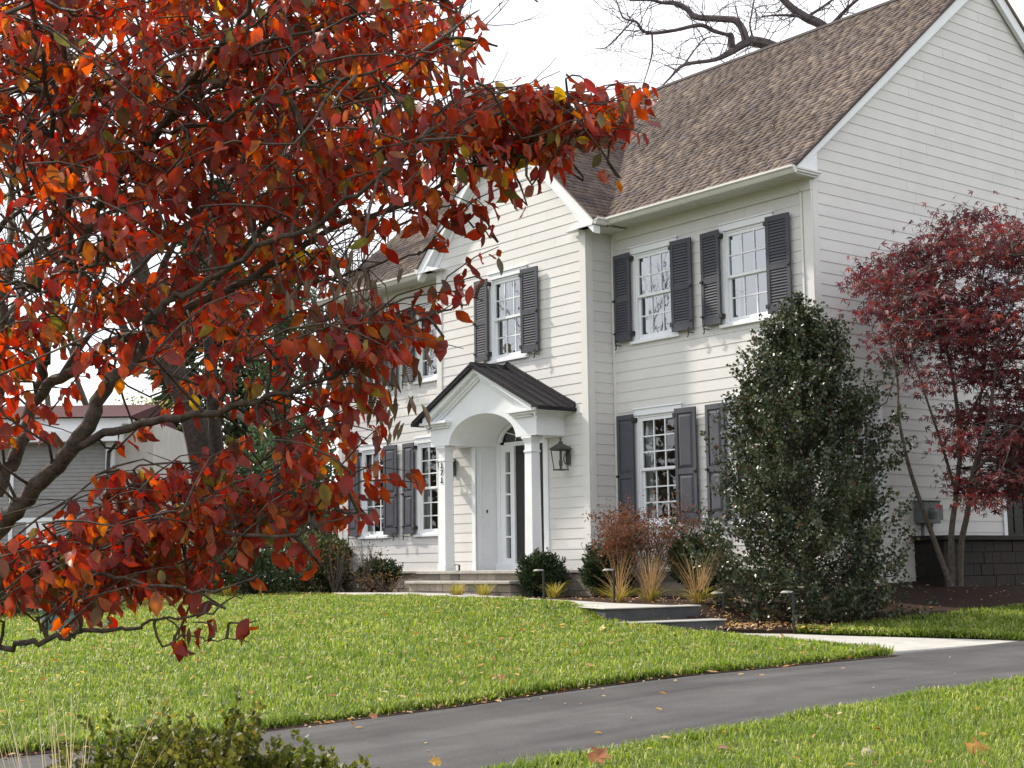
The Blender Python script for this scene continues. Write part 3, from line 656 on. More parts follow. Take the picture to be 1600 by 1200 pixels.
# wall above the fan light
for i in range(24):
    e0 = (dx+1.0*math.cos(math.pi*i/24), ASP+.52*math.sin(math.pi*i/24)); e1 = (dx+1.0*math.cos(math.pi*(i+1)/24), ASP+.52*math.sin(math.pi*(i+1)/24))
    mb.add([FD.P(fo[i][0],.005,fo[i][1]),FD.P(fo[i+1][0],.005,fo[i+1][1]),FD.P(e1[0],.005,e1[1]),FD.P(e0[0],.005,e0[1])], [(0,1,2,3)])
fan_frame = mb
dr = fan_frame.build("door_surround", M_TRIM, HOUSE)
mb = MB()
for t in np.radians([30,62,90,118,150]): mb.tube([FD.P(dx+.15*math.cos(t),.0,2.30+.06*math.sin(t)), FD.P(dx+.80*math.cos(t),.0,2.30+.345*math.sin(t))], .011, 4)
mb.tube([FD.P(dx+.42*math.cos(t),.0,2.30+.18*math.sin(t)) for t in np.linspace(0,math.pi,15)], .011, 4)
mb.build("fanlight_bars", M_TRIM, dr)
mb = MB(); mb.add([FD.P(x,-.02,z) for x, z in fi], [tuple(range(len(fi)))])
for s in (-1, 1):
    a, b = sorted((dx+s*.575, dx+s*.725)); mb.add([FD.P(a,-.03,.12),FD.P(b,-.03,.12),FD.P(b,-.03,2.1),FD.P(a,-.03,2.1)], [(0,1,2,3)])
mb.build("pane", M_GLASS_LO, dr)
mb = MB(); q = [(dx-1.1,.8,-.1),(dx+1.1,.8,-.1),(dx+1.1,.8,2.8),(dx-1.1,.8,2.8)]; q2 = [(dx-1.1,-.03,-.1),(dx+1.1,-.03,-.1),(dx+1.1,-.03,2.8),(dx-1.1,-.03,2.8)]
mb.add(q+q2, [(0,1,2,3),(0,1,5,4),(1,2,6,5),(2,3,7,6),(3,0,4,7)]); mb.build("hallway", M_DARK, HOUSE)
mb = MB(); FD.box(mb, dx-.42, dx+.42, -.035, .0, .03, 2.2)
for z0, z1 in ((.2,.85),(1.05,2.05)):
    for s in (-1, 1):
        a, b = sorted((dx+s*.06, dx+s*.35)); FD.box(mb, a, b, 0, .008, z0, z1)
door = mb.build("door", M_DOOR, HOUSE, bevel=.004)
mb = MB(); mb.tube([FD.P(dx+.36,.0,1.0),FD.P(dx+.36,.05,1.0)], .012, 8); mb.lathe(FD.P(dx+.36,.06,.97), [(.005,0),(.026,.012),(.03,.03),(.026,.048),(.005,.06)], 10); mb.build("handle", M_BRONZE, door)
mb = MB(); FD.box(mb, PC-1.005, PC-.995, .22, .25, .97, 1.03); mb.build("doorbell", M_IRON, HOUSE)
# columns: square, tapered shaft, neck ring and cap
for s in (-1, 1):
    cx = PC+s*1.27; cy = -1.105; mb = MB()
    def sq(z0, z1, h0, h1): mb.hexa([(cx-h0,cy-h0,z0),(cx+h0,cy-h0,z0),(cx+h0,cy+h0,z0),(cx-h0,cy+h0,z0),(cx-h1,cy-h1,z1),(cx+h1,cy-h1,z1),(cx+h1,cy+h1,z1),(cx-h1,cy+h1,z1)])
    sq(-.093,.02,.122,.122); sq(.02,1.93,.108,.094); sq(1.93,1.965,.108,.108); sq(1.965,2.10,.094,.094); sq(2.10,2.13,.104,.104); sq(2.13,2.165,.114,.124); sq(2.165,2.205,.136,.136)
    col = mb.build("porch_column", M_TRIM, HOUSE, bevel=.004)
    if s < 0:
        for ch, z in (("1",1.80),("7",1.665),("1",1.53)):
            cu = bpy.data.curves.new("house_numeral", 'FONT'); cu.body = ch; cu.size = .15; cu.extrude = .006; cu.offset = .001; cu.align_x = 'CENTER'
            tmp = bpy.data.objects.new("tmp", cu); COL.objects.link(tmp)
            dg = bpy.context.evaluated_depsgraph_get(); me = bpy.data.meshes.new_from_object(tmp.evaluated_get(dg)); bpy.data.objects.remove(tmp)
            me.transform(Matrix.Translation((cx+.005, cy-.107, z)) @ Matrix.Rotation(math.pi/2, 4, 'X'))
            if ch == "1":
                mb2 = MB(); mb2.box((cx-.032,cy-.113,z-.0005),(cx+.036,cy-.1005,z+.014))
                bm = bmesh.new(); bm.from_mesh(me); t2 = bpy.data.meshes.new("t2"); t2.from_pydata(mb2.v, [], mb2.f); bm.from_mesh(t2); bm.to_mesh(me); bm.free()
            me.materials.clear(); me.materials.append(M_IRON); o = put("house_numeral", me, col)
# cornices
mb = MB()
for s in (-1, 1):
    for (a, b, z0, z1, yf) in ((.95,1.60,2.535,2.575,-1.285),(.92,1.66,2.575,2.615,-1.33),(.90,1.74,2.615,2.665,-1.39)):
        x0, x1 = sorted((PC+s*a, PC+s*b)); mb.box((x0,yf,z0),(x1,PF+.0005*0,z1))
        xa, xb = sorted((PC+s*1.55, PC+s*b)); mb.box((xa,PF,z0),(xb,-.59,z1))
    # raking cornice: soffit band and inner moulding
    for (d0, d1, yf) in ((.20,.24,-1.285),(.12,.20,-1.31),(-.01,.12,-1.40)):
        pts = [(PC+s*1.62, PF, gz(PC+s*1.62)-d1+.17), (PC, PF, 3.40-d1+.17), (PC, PF, 3.40-d0+.17), (PC+s*1.62, PF, gz(PC+s*1.62)-d0+.17)]
        mb.prism(pts, (0, yf-PF, 0))
mb.build("cornice", M_TRIM, HOUSE, bevel=.004)
# metal roof of the porch
mb = MB(); E = 1.87
for s in (-1, 1):
    rz = 3.585; ez = 2.665
    a = [(PC,-1.47,rz),(PC+s*E,-1.47,ez),(PC+s*E,-1.47,ez-.05),(PC,-1.47,rz-.06)]; mb.prism(a, (0,.9,0))
    sl2 = np.array([s*E, 0, ez-rz]); 
    for yy in (-1.475,-1.18,-.92,-.66):
        a = [(PC+s*.0,yy,rz+.0),(PC+s*E,yy,ez),(PC+s*E,yy,ez+.035),(PC,yy,rz+.035)]; mb.prism(a, (0,.022,0))
    mb.prism([(PC+s*E,-1.475,ez-.055),(PC+s*(E+.025),-1.475,ez-.055),(PC+s*(E+.025),-1.475,ez+.01),(PC+s*E,-1.475,ez+.01)], (0,.885,0))
    a = [(PC,-.64,rz+.03),(PC+s*E,-.64,ez+.03),(PC+s*E,-.64,ez+.11),(PC,-.64,rz+.11)]; mb.prism(a, (0,.04,0))
mb.prism([(PC-.09,-1.48,3.55),(PC,-1.48,3.635),(PC+.09,-1.48,3.55)], (0,.86,0))
mb.build("porch_roof", M_PROOF, HOUSE, bevel=.003)
# side door and stoop on the gable side
mb = MB(); 
for u0, u1, z0, z1 in ((4.62,4.72,.365,2.55),(5.62,5.72,.365,2.55),(4.72,5.62,2.45,2.55)): FS.box(mb, u0, u1, -.06, .035, z0, z1)
sd_ = mb.build("side_door", M_TRIM, HOUSE, bevel=.004)
mb = MB(); FS.box(mb, 4.72, 5.62, -.05, -.02, .365, 2.45)
for k in range(1,6): FS.box(mb, 4.78, 5.56, -.02, -.008, .365+k*.35-.01, .365+k*.35+.01)
for u in (5.0,5.3): FS.box(mb, u-.01, u+.01, -.02, -.006, .42, 2.4)
mb.build("door_leaf", M_DOOR, sd_)
mb = MB(); stones(mb, Frame((.55,0,0),(0,1,0),(1,0,0)), 2.15, 9, -.1, 0, -1.0, .29, 7); stones(mb, Frame((0,2.15,0),(1,0,0),(0,-1,0)), 0, .55, -.1, 0, -1.0, .29, 7); mb.build("stoop", M_BROWNSTONE, HOUSE)
mb = MB(); mb.box((.0,2.08,.29),(.62,9,.365)); mb.box((.005,2.2,-1.0),(.47,9,.288)); mb.build("stoop_cap", M_BROWNSTONE, HOUSE, bevel=.008)
# downspout at the right corner
mb = MB(); FR.box(mb, -.185, -.15, .0, .045, .2, 5.78); mb.build("downspout", M_GUT, HOUSE, bevel=.004)

# ------------------------------------------------------------------ things fixed to the house
def lantern(x, label):
    t = thing("wall_lantern", label, "lantern", (x, -.6, 1.6), "lanterns beside the front door")
    y = -.80; mb = MB(); FB.box(mb, x-.055, x+.055, .02, .045, 1.70, 2.02); mb.build("back_plate", M_BRONZE, t, bevel=.006)
    mb = MB(); mb.tube([(x,-.64,1.86),(x,-.70,1.88),(x,-.74,1.80),(x,-.70,1.72),(x,-.64,1.74)], .009, 6); mb.tube([(x,-.64,1.98),(x,-.72,2.03),(x,-.80,2.03)], .011, 6); mb.build("bracket", M_BRONZE, t)
    mb = MB()
    for sx in (-1, 1):
        for sy in (-1, 1): mb.tube([(x+sx*.082,y+sy*.082,1.62),(x+sx*.118,y+sy*.118,1.955)], .009, 4)
    mb.box((x-.10,y-.10,1.60),(x+.10,y+.10,1.622)); 
    for a in (1.945,): 
        for sx in (-1,1): mb.box((x+sx*.115-.012,y-.125,a),(x+sx*.115+.012,y+.125,a+.02)); mb.box((x-.125,y+sx*.115-.012,a+.001),(x+.125,y+sx*.115+.012,a+.021))
    mb.build("cage", M_BRONZE, t)
    mb = MB(); h = .155
    mb.add([(x-h,y-h,1.965),(x+h,y-h,1.965),(x+h,y+h,1.965),(x-h,y+h,1.965),(x-.045,y-.045,2.06),(x+.045,y-.045,2.06),(x+.045,y+.045,2.06),(x-.045,y+.045,2.06)], [(0,3,2,1),(4,5,6,7),(0,1,5,4),(1,2,6,5),(2,3,7,6),(3,0,4,7)])
    mb.lathe((x,y,2.06), [(.04,0),(.042,.03),(.018,.045),(.012,.07),(.022,.085),(.004,.11)], 10); mb.build("lantern_roof", M_BRONZE, t, bevel=.003)
    mb = MB(); mb.tube([(x,y,1.62),(x,y,1.95)], .02, 8); mb.lathe((x,y,1.66), [(.012,0),(.032,.03),(.034,.10),(.014,.14)], 10); mb.build("candle_tube", M_BRONZE, t)
lantern(-8.36, "bronze wall lantern left of the front door, mostly behind the numbered column")
lantern(-5.02, "bronze wall lantern with open cage, right of the front door")
M_METER = mat("grey_meter_paint", (.16,.175,.18), .5, .4, var=((.12,.13,.135),(.2,.215,.22)), scale=8)
t = thing("utility_meter", "grey utility meter box on the shaded side wall behind the red maple", "meter box", (.03, 2.4, .5))
mb = MB(); FS.box(mb, 2.18, 2.62, .02, .2, .56, .90); FS.box(mb, 2.16, 2.64, .02, .215, .90, .925); mb.build("box", M_METER, t, bevel=.01)
mb = MB(); FS.box(mb, 2.64, 2.78, .02, .14, .62, .86); mb.build("service_box", M_METER, t, bevel=.008)
mb = MB(); mb.lathe((.2,2.4,.64), [(.001,0),(.08,.001),(.085,.10),(.06,.16),(.001,.165)], 14); mb.build("dial_cover", M_METER, t)
mb = MB(); mb.tube([(.08,2.3,.56),(.08,2.3,-.45)], .03, 8); mb.tube([(.07,2.55,.56),(.07,2.55,-.45)], .02, 8); mb.build("conduit", M_METER, t, smooth=True)

# ------------------------------------------------------------------ foliage helpers
def unit(a): return a/(np.linalg.norm(a, axis=-1, keepdims=True)+1e-9)
def _ovate():
    xs = [0,.10,.30,.55,.80,1.0]; ws = [0,.15,.34,.38,.19,0]; v = []; f = []
    for x in xs: v.append((x, 0, -.02-.16*x*x))
    for sg in (1, -1):
        for x, w in zip(xs[1:-1], ws[1:-1]): v.append((x, sg*w, .055-.15*x*x+.05*math.sin(x*9+sg)))
    for q, b in ((0, 6), (1, 10)):
        L = [0, b, b+1, b+2, b+3, 5]
        for k in range(5):
            quad = [k, k+1, L[k+1], L[k]]
            if k == 0: quad = [0, 1, L[1]]
            if k == 4: quad = [4, 5, L[4]]
            f.append(tuple(quad[::-1]) if q == 0 else tuple(quad))
    return np.array(v, float), f
OVATE = _ovate()
CURLED = (np.array([(0,0,0),(.25,.16,.12),(.6,.18,.16),(1,0,.05),(.6,-.18,.16),(.25,-.16,.12),(.3,0,-.02),(.66,0,-.02)], float),
          [(0,6,1),(6,7,2,1),(7,3,2),(0,5,6),(6,5,4,7),(7,4,3)])
SMALL = (np.array([(0,0,0),(.5,.32,.08),(1,0,0),(.5,-.32,.08)], float), [(0,2,1),(0,3,2)])
NEEDLE = (np.array([(0,0,0),(.6,.13,.02),(1,0,0),(.6,-.13,.02)], float), [(0,2,1),(0,3,2)])
PALM = (np.array([(0,0,0),(.55,.10,.02),(1,0,-.08),(.55,-.10,.02),(.35,.30,.0),(.75,.55,-.05),(.40,.12,.02),(.35,-.30,.0),(.75,-.55,-.05),(.40,-.12,.02)], float),
        [(0,1,2,3),(0,4,5,6),(0,9,8,7)])
def leaves(name, m, pos, axis, nrm, L, W, shape, parent=None, smooth=False, cup=None):
    tv, tf = shape; N = len(pos); k = len(tv); cz = np.ones(N) if cup is None else cup
    axis = unit(axis); side = unit(np.cross(nrm, axis)); up = np.cross(axis, side)
    L = np.broadcast_to(L, (N,)); W = np.broadcast_to(W, (N,))
    V = pos[:,None,:] + axis[:,None,:]*(tv[None,:,0:1]*L[:,None,None]) + side[:,None,:]*(tv[None,:,1:2]*W[:,None,None]) + up[:,None,:]*(tv[None,:,2:3]*(L*cz)[:,None,None])
    base = (np.arange(N)*k)[:,None]
    F = {}
    for f in tf: F.setdefault(len(f), []).append(base+np.array(f)[None,:])
    return mesh_np(name, V.reshape(-1,3), [np.concatenate(x) for x in F.values()], m, parent, smooth)
def rdir(n): return unit(rng.normal(size=(n,3)))
def inpoly(P, poly):
    x, y = P[:,0], P[:,1]; r = np.zeros(len(P), bool); n = len(poly)
    for i in range(n):
        x0, y0 = poly[i]; x1, y1 = poly[(i+1)%n]
        c = ((y0 > y) != (y1 > y)) & (x < (x1-x0)*(y-y0)/(y1-y0+1e-12)+x0); r ^= c
    return r
def sample_poly(poly, n):
    poly = np.array(poly, float); lo, hi = poly.min(0), poly.max(0); out = np.zeros((0,2))
    while len(out) < n:
        p = rng.uniform(lo, hi, (n*2,2)); out = np.concatenate([out, p[inpoly(p, poly)]])
    return out[:n]
def smooth_path(pts, k=4):
    pts = np.array(pts, float); n = len(pts); out = []
    for i in range(n-1):
        p0, p1, p2, p3 = pts[max(i-1,0)], pts[i], pts[i+1], pts[min(i+2,n-1)]
        for t in np.arange(0, 1, 1/k):
            out.append(.5*((2*p1)+(-p0+p2)*t+(2*p0-5*p1+4*p2-p3)*t*t+(-p0+3*p1-3*p2+p3)*t**3))
    out.append(pts[-1]); return np.array(out)

# ------------------------------------------------------------------ grass
M_GRASS = leaf_mat("grass_blades", [(0,(.062,.102,.018)),(.3,(.145,.203,.030)),(.6,(.245,.305,.052)),(.84,(.345,.39,.095)),(.94,(.42,.43,.18)),(1,(.52,.47,.28))], .35, .45, .3, noise=(2.0,(.09,.155,.028),.6))
def grass(poly, off, dens, n_try):
    poly = np.array(poly); lo, hi = poly.min(0), poly.max(0)
    p = rng.uniform(lo, hi, (n_try,2)); p = p[inpoly(p, poly)]
    P3 = np.concatenate([p, T(p[:,0], p[:,1])[:,None]+off], 1); d = P3-CAM; dep = d@FWD
    X = d@RGT/np.maximum(dep,.1)*F_PX; Y = -(d@UPV)/np.maximum(dep,.1)*F_PX
    vis = (dep > 1.5) & (np.abs(X) < 1050) & (Y < 720)
    keep = vis & (rng.uniform(size=len(p)) < np.clip((11/np.maximum(dep,1))**1.3, .1, 1))
    return P3[keep], dep[keep]
def area(poly):
    a = np.array(poly); x, y = a[:,0], a[:,1]; return abs(np.sum(x*np.roll(y,-1)-y*np.roll(x,-1)))/2
GP = []; GD = []
for poly, off, n_ in ((LAWN_A,.045,420000),(LAWN_B,.035,75000),(LAWN_C,.035,1000000)):
    a, b = grass(poly, off, 1, n_); GP.append(a); GD.append(b)
# ragged fringe along the driveway and the walk
for line_ in ([(4.30,-4.3),(4.37,-7.7),(4.32,-10),(4.12,-12),(3.3,-14.3)], [(7.44,0),(7.40,-6),(7.38,-10),(7.28,-12.4),(6.9,-14.5)], [(4.2,-1.45),(4.2,9)], [(4.2,-4.28),(2.6,-4.15),(1.0,-4.75)], [(-7.6,-3.15),(-5.2,-3.15),(-1.3,-4.15),(.4,-4.75)], [(4.22,-1.48),(3.4,-1.8),(2.4,-2.4),(1.7,-2.65)]):
    l = np.array(line_); seg = np.linalg.norm(np.diff(l, axis=0), axis=1); n_ = int(seg.sum()*1200); i = rng.choice(len(seg), n_, p=seg/seg.sum()); t_ = rng.uniform(size=n_)[:,None]
    p = l[i]*(1-t_)+l[i+1]*t_+rng.normal(0,.035,(n_,2)); P3 = np.concatenate([p, (T(p[:,0],p[:,1])+rng.uniform(-.01,.05,n_))[:,None]], 1); dep = (P3-CAM)@FWD
    GP.append(P3); GD.append(dep)
P3 = np.concatenate(GP); dep = np.concatenate(GD); N = len(P3)
ang = rng.uniform(0, 2*np.pi, N); lean = rng.uniform(.1,1.5,N); h = rng.uniform(.03,.085,N)*(1+.22*np.sin(P3[:,0]*1.7)*np.sin(P3[:,1]*1.3)+.22*np.sin(P3[:,0]*6.1+1)*np.sin(P3[:,1]*5.3)); wd = np.clip(.0036*dep/9, .0028, .008)*rng.uniform(.7,1.3,N)
dirv = np.stack([np.cos(ang), np.sin(ang), np.zeros(N)], 1); sd2 = np.stack([-np.sin(ang+rng.normal(0,.6,N)), np.cos(ang), np.zeros(N)], 1); zz = np.array([0,0,1.0])
b0 = P3-sd2*wd[:,None]; b1 = P3+sd2*wd[:,None]; m0 = P3+dirv*(h*lean*.35)[:,None]+zz*(h*.6)[:,None]; tip = P3+dirv*(h*lean)[:,None]+zz*(h*np.maximum(.25,1-.45*lean))[:,None]
V = np.stack([b0,b1,m0+sd2*(wd*.8)[:,None],m0-sd2*(wd*.8)[:,None],tip],1).reshape(-1,3); bs = (np.arange(N)*5)[:,None]
gr = mesh_np("grass", V, [bs+np.array([[0,1,2,3]]), bs+np.array([[3,2,4]])], M_GRASS); struct(gr, "stuff")

# ------------------------------------------------------------------ fallen leaves
M_FALL = leaf_mat("fallen_leaf", [(0,(.45,.30,.14)),(.25,(.5,.4,.25)),(.45,(.34,.15,.06)),(.6,(.55,.42,.16)),(.8,(.30,.09,.04)),(1,(.6,.5,.36))], .3, .6, .3)
pts = []
for poly, n_, off in ((LAWN_A,2300,.095),(LAWN_B,60,.085),(LAWN_C,1000,.085),(BED_A,900,.045),(BED_L,500,.045)):
    p = sample_poly(poly, n_); pts.append(np.concatenate([p, (T(p[:,0],p[:,1])+off)[:,None]],1))
for cen, n_, sd3 in (((9.2,-10.6),30,.35),((8.6,-11.8),26,.3),((9.0,-9.2),20,.3),((1.6,-8.2),40,.5),((-2.2,-7.5),30,.6),((2.8,-6.2),24,.4),((3.4,-9.2),26,.35),((5.6,-9.5),22,1.6),((6.0,-5.5),16,1.6),((1.25,-3.05),220,.3),((.9,-2.6),160,.4),((2.2,-2.45),60,.3),((4.3,-9),40,1.8),((1.5,-4.8),40,.3)):
    p = rng.normal(cen, sd3, (n_,2)); z = T(p[:,0],p[:,1])+np.where((p[:,0] > 4.4) & (p[:,0] < 7.35) & (p[:,1] > -12), .012, .075); pts.append(np.concatenate([p, z[:,None]],1))
l = np.array([(4.42,-4.5),(4.48,-7.7),(4.42,-10),(4.25,-12),(3.5,-14)]); i = rng.integers(0,4,170); t_ = rng.uniform(size=170)[:,None]; p = l[i]*(1-t_)+l[i+1]*t_+rng.normal(0,.07,(170,2)); pts.append(np.concatenate([p, (T(p[:,0],p[:,1])+.02)[:,None]],1))
P = np.concatenate(pts); n_ = len(P); ax = rdir(n_)*np.array([1,1,.25]); nr = rdir(n_)*.5+np.array([0,0,1.0])
fl = leaves("fallen_leaves", M_FALL, P, ax, nr, .02+.065*rng.uniform(0,1,n_)**1.6, rng.uniform(.025,.055,n_), CURLED); struct(fl, "stuff")
def ground_hit(x, y, off=.07):
    d = ray(x, y); t_ = 3.0
    while t_ < 60:
        p = CAM+d*t_
        if p[2] < float(T(p[0],p[1]))+off: return p
        t_ += .02
    return CAM+d*20
LOBED = (np.array([(0,0,0),(.2,.45,.10),(.5,.30,.06),(.62,.62,.14),(.75,.22,.05),(1.05,.05,-.03),(.75,-.22,.05),(.62,-.60,.16),(.5,-.30,.06),(.2,-.45,.12),(.4,0,0)], float),
         [(0,10,1),(10,2,1),(10,3,2),(10,4,3),(10,5,4),(10,6,5),(10,7,6),(10,8,7),(10,9,8),(0,9,10)])
def one_leaf(px, py, size, col, label, shape=LOBED):
    p = ground_hit(px, py, .055); col = tuple(c*.75 for c in col); m = mat("single_fallen_leaf", col, .6, .3, var=(tuple(c*.7 for c in col), tuple(min(1,c*1.25) for c in col)), scale=30)
    a = rdir(1)*np.array([1,1,.3])+np.array([0,0,.25]); o = leaves("fallen_leaf", m, p[None,:], a, np.array([[.3,-.3,.8]])+.3*rdir(1), size*.8, size*.8, shape)
    tag(o, label, "leaf", "larger fallen leaves")
one_leaf(1512,1176,.2,(.45,.20,.04),"big orange curled leaf in the grass at the bottom right corner")
one_leaf(925,1193,.17,(.35,.13,.05),"rusty brown leaf in the near grass at the bottom edge")
one_leaf(690,1192,.10,(.62,.36,.06),"yellow orange leaf at the lower edge beside the round box shrubs")
one_leaf(590,1120,.085,(.42,.18,.08),"small rusty leaf on the far edge of the asphalt driveway")
one_leaf(1578,1097,.12,(.55,.42,.26),"pale tan leaf on the near grass by the right picture edge")
one_leaf(1300,1120,.11,(.50,.36,.16),"tan leaf on the near grass just below the driveway")
one_leaf(1142,1170,.12,(.32,.17,.09),"dark brown leaf lying deep in the near grass")
one_leaf(1345,1177,.10,(.55,.45,.33),"pale curled leaf left of the big orange leaf")
one_leaf(1053,991,.13,(.70,.58,.22),"large yellow leaf on the lawn below the walkway steps")
one_leaf(933,985,.14,(.60,.46,.18),"yellow leaf standing up in the lawn near the landing edge")
one_leaf(790,1062,.12,(.33,.15,.06),"brown lobed leaf on the lawn near the driveway edge")
one_leaf(705,1065,.11,(.50,.36,.18),"tan leaf on the middle of the lawn")

# ------------------------------------------------------------------ plants
def cloud(n, c, r, lump=0, seed=0, top=1.0):
    """points near the surface of a lumpy ellipsoid standing on its base"""
    d = rdir(n); rad = rng.uniform(0,1,n)**(1/3.2)
    g = np.random.default_rng(seed); k = g.normal(size=(6,3))*2.2; ph = g.uniform(0,6,6)
    l = 1+lump*np.sin(d@k.T+ph).mean(1)*2
    return np.array(c)+d*np.array(r)*(rad*l)[:,None], d
def shrub(name, label, cat, base, r, h, n, m, leaf, L, W, group=None, lump=.25, seed=1, twigs=14, flat=.0, mstem=None, shoots=0):
    base = np.array(base, float); t = thing(name, label, cat, base, group)
    P, d = cloud(n, base+np.array([0,0,h*.5]), (r,r,h*.52), lump, seed); ok = P[:,2] > base[2]+.01; P, d = P[ok], d[ok]
    ax = d*.8+rdir(len(P))*.9+np.array([0,0,.35]); nr = rdir(len(P))*.8+d*.5+np.array([0,0,.4])
    if shoots:
        q, dq = cloud(shoots, base+np.array([0,0,h*.5]), (r*.82,r*.82,h*.44), lump, seed); sv = unit(dq*.7+np.array([0,0,.75])+rdir(shoots)*.35); ln = rng.uniform(.04,.15,shoots)*(.5+h); K = 22
        u = rng.uniform(.0,1,(shoots,K)); S_ = (q[:,None,:]+sv[:,None,:]*(u*ln[:,None])[:,:,None]).reshape(-1,3)+rng.normal(0,.006,(shoots*K,3)); A_ = np.repeat(sv,K,0)*.8+rdir(shoots*K)*.8
        okk = S_[:,2] > base[2]+.02; P = np.concatenate([P*.0+base*1.0+(P-base)*.86, S_[okk]]); ax = np.concatenate([ax, A_[okk]]); nr = np.concatenate([nr, rdir(int(okk.sum()))+np.array([0,0,.4])])
    leaves("foliage", m, P, ax, nr, rng.uniform(.7,1.25,len(P))*L, W, leaf, t)
    mb = MB(); g = np.random.default_rng(seed+9)
    for i in range(twigs):
        q = base+np.array([g.uniform(-1,1)*r*.75, g.uniform(-1,1)*r*.75, h*g.uniform(.5,.95)]); b = base+np.array([g.uniform(-.1,.1)*r, g.uniform(-.1,.1)*r, -.05])
        mb.tube([b, b*.5+q*.5+g.normal(0,.06,3)*r, q], [.014,.009,.003], 4)
    mb.build("stems", mstem or M_BARK, t)
    return t
M_YEW = leaf_mat("yew_needles", [(0,(.018,.030,.014)),(.6,(.030,.05,.020)),(.9,(.05,.075,.025)),(1,(.07,.08,.03))], .15, .45, .35)
M_BOX = leaf_mat("boxwood_leaves", [(0,(.04,.06,.014)),(.5,(.08,.11,.022)),(.85,(.14,.155,.034)),(1,(.24,.20,.06))], .35, .5, .3, noise=(4,(.12,.10,.03),.5))
M_HOLLY = leaf_mat("holly_leaves", [(0,(.018,.028,.016)),(.5,(.034,.050,.022)),(.8,(.06,.075,.03)),(.95,(.10,.10,.045)),(1,(.13,.05,.03))], .12, .36, .5)
M_EVER = leaf_mat("evergreen_leaves", [(0,(.02,.045,.018)),(.6,(.04,.08,.03)),(1,(.08,.13,.045))], .25, .4, .5)
M_STRAW = leaf_mat("straw_blades", [(0,(.20,.12,.06)),(.5,(.30,.20,.10)),(1,(.42,.32,.18))], .3, .6, .3)
M_GOLD = leaf_mat("gold_green_blades", [(0,(.16,.17,.04)),(.5,(.30,.26,.06)),(1,(.45,.33,.10))], .3, .6, .3)
M_RUST = leaf_mat("rust_dry_leaves", [(0,(.10,.045,.03)),(.5,(.155,.07,.042)),(1,(.24,.13,.08))], .3, .7, .2)
def gz_(x, y): return float(T(x, y))+.03
G1 = "low dark yews along the front wall"
for lab, (x, y, r, h, sd_i) in (("rounded dark yew right of the porch steps, between path lights",(-4.9,-1.35,.36,.68,3)),
                              ("dark yew left of the front door below the left wing windows",(-10.85,-.75,.46,.62,4)),
                              ("dark yew at the inner corner of the bay, behind straw grass",(-3.9,-.8,.47,.92,5)),
                              ("dark yew between the bare hydrangea and the big holly",(-1.8,-.8,.55,.98,6))):
    shrub("yew_bush", lab, "shrub", (x,y,gz_(x,y)), r, h, 9000, M_YEW, NEEDLE, .07, .10, G1, .3, sd_i, shoots=260)
# big holly
def holly():
    b = np.array([.97,-1.55,gz_(.97,-1.55)]); H = 4.4
    t = thing("holly_tree", "tall dark glossy holly at the house corner, broad cone shape", "holly", b)
    fz = [0,.04,.12,.25,.40,.53,.65,.75,.83,.9,.96,1]; pr = [.95,1.12,1.24,1.28,1.12,1.02,1.0,.92,.72,.5,.26,.04]
    n = 1150; f = rng.uniform(0,1,n)**.95; a = rng.uniform(0,2*np.pi,n); R_ = np.interp(f,fz,pr)*(1+.13*np.sin(a*3+f*8)+.09*np.sin(a*5-f*17))*np.where(rng.uniform(size=n)<.16, rng.uniform(1.1,1.34,n), rng.uniform(.66,1.1,n))
    kp = np.sin(a*4+f*15)*np.sin(f*23-a*2) > -.42; n = int(kp.sum()); f, a, R_ = f[kp], a[kp], R_[kp]
    dn = np.stack([np.cos(a),np.sin(a),np.zeros(n)],1); end = b+dn*R_[:,None]+np.array([0,0,1.0])*(f*H)[:,None]
    end[:,2] += np.where(f > .72, rng.uniform(-.28,.16,n), 0); sv = unit(dn*.75+np.array([0,0,.8])+rdir(n)*.4+np.array([0,0,1.2])*(f > .75)[:,None]); ln = rng.uniform(.35,.75,n); K = 52
    u = rng.uniform(0,1,(n,K))**.8; P = (end[:,None,:]-sv[:,None,:]*((1-u)*ln[:,None])[:,:,None]).reshape(-1,3)+rng.normal(0,.038,(n*K,3))*np.array([1,1,.8]); A = np.repeat(sv,K,0)*.5+rdir(n*K)
    n2 = 6500; f2 = rng.uniform(0,.93,n2); a2 = rng.uniform(0,2*np.pi,n2); r2 = np.interp(f2,fz,pr)*.66*rng.uniform(0,1,n2)**.5; P2 = b+np.stack([np.cos(a2)*r2,np.sin(a2)*r2,f2*H],1)
    P = np.concatenate([P,P2]); A = np.concatenate([A, rdir(n2)]); ok = P[:,2] > b[2]+.03; P, A = P[ok], A[ok]; nn = len(P)
    leaves("foliage", M_HOLLY, P, A, rdir(nn)+np.array([0,0,.3]), rng.uniform(.6,1.25,nn)*.062, .068, SMALL, t)
    mb = MB(); mb.tube([b-(0,0,.1), b+(.05,0,1.5), b+(0,.05,3), b+(0,0,4.2)], [.07,.06,.04,.01], 7)
    for i in range(0, n, 5):
        q0 = end[i]-sv[i]*ln[i]; p0 = b+np.array([0,0,max(.1,(q0[2]-b[2])*.8)]); mb.tube([p0, q0, end[i]], [.014,.010,.003], 4)
    mb.build("trunk", M_BARK, t)
holly()
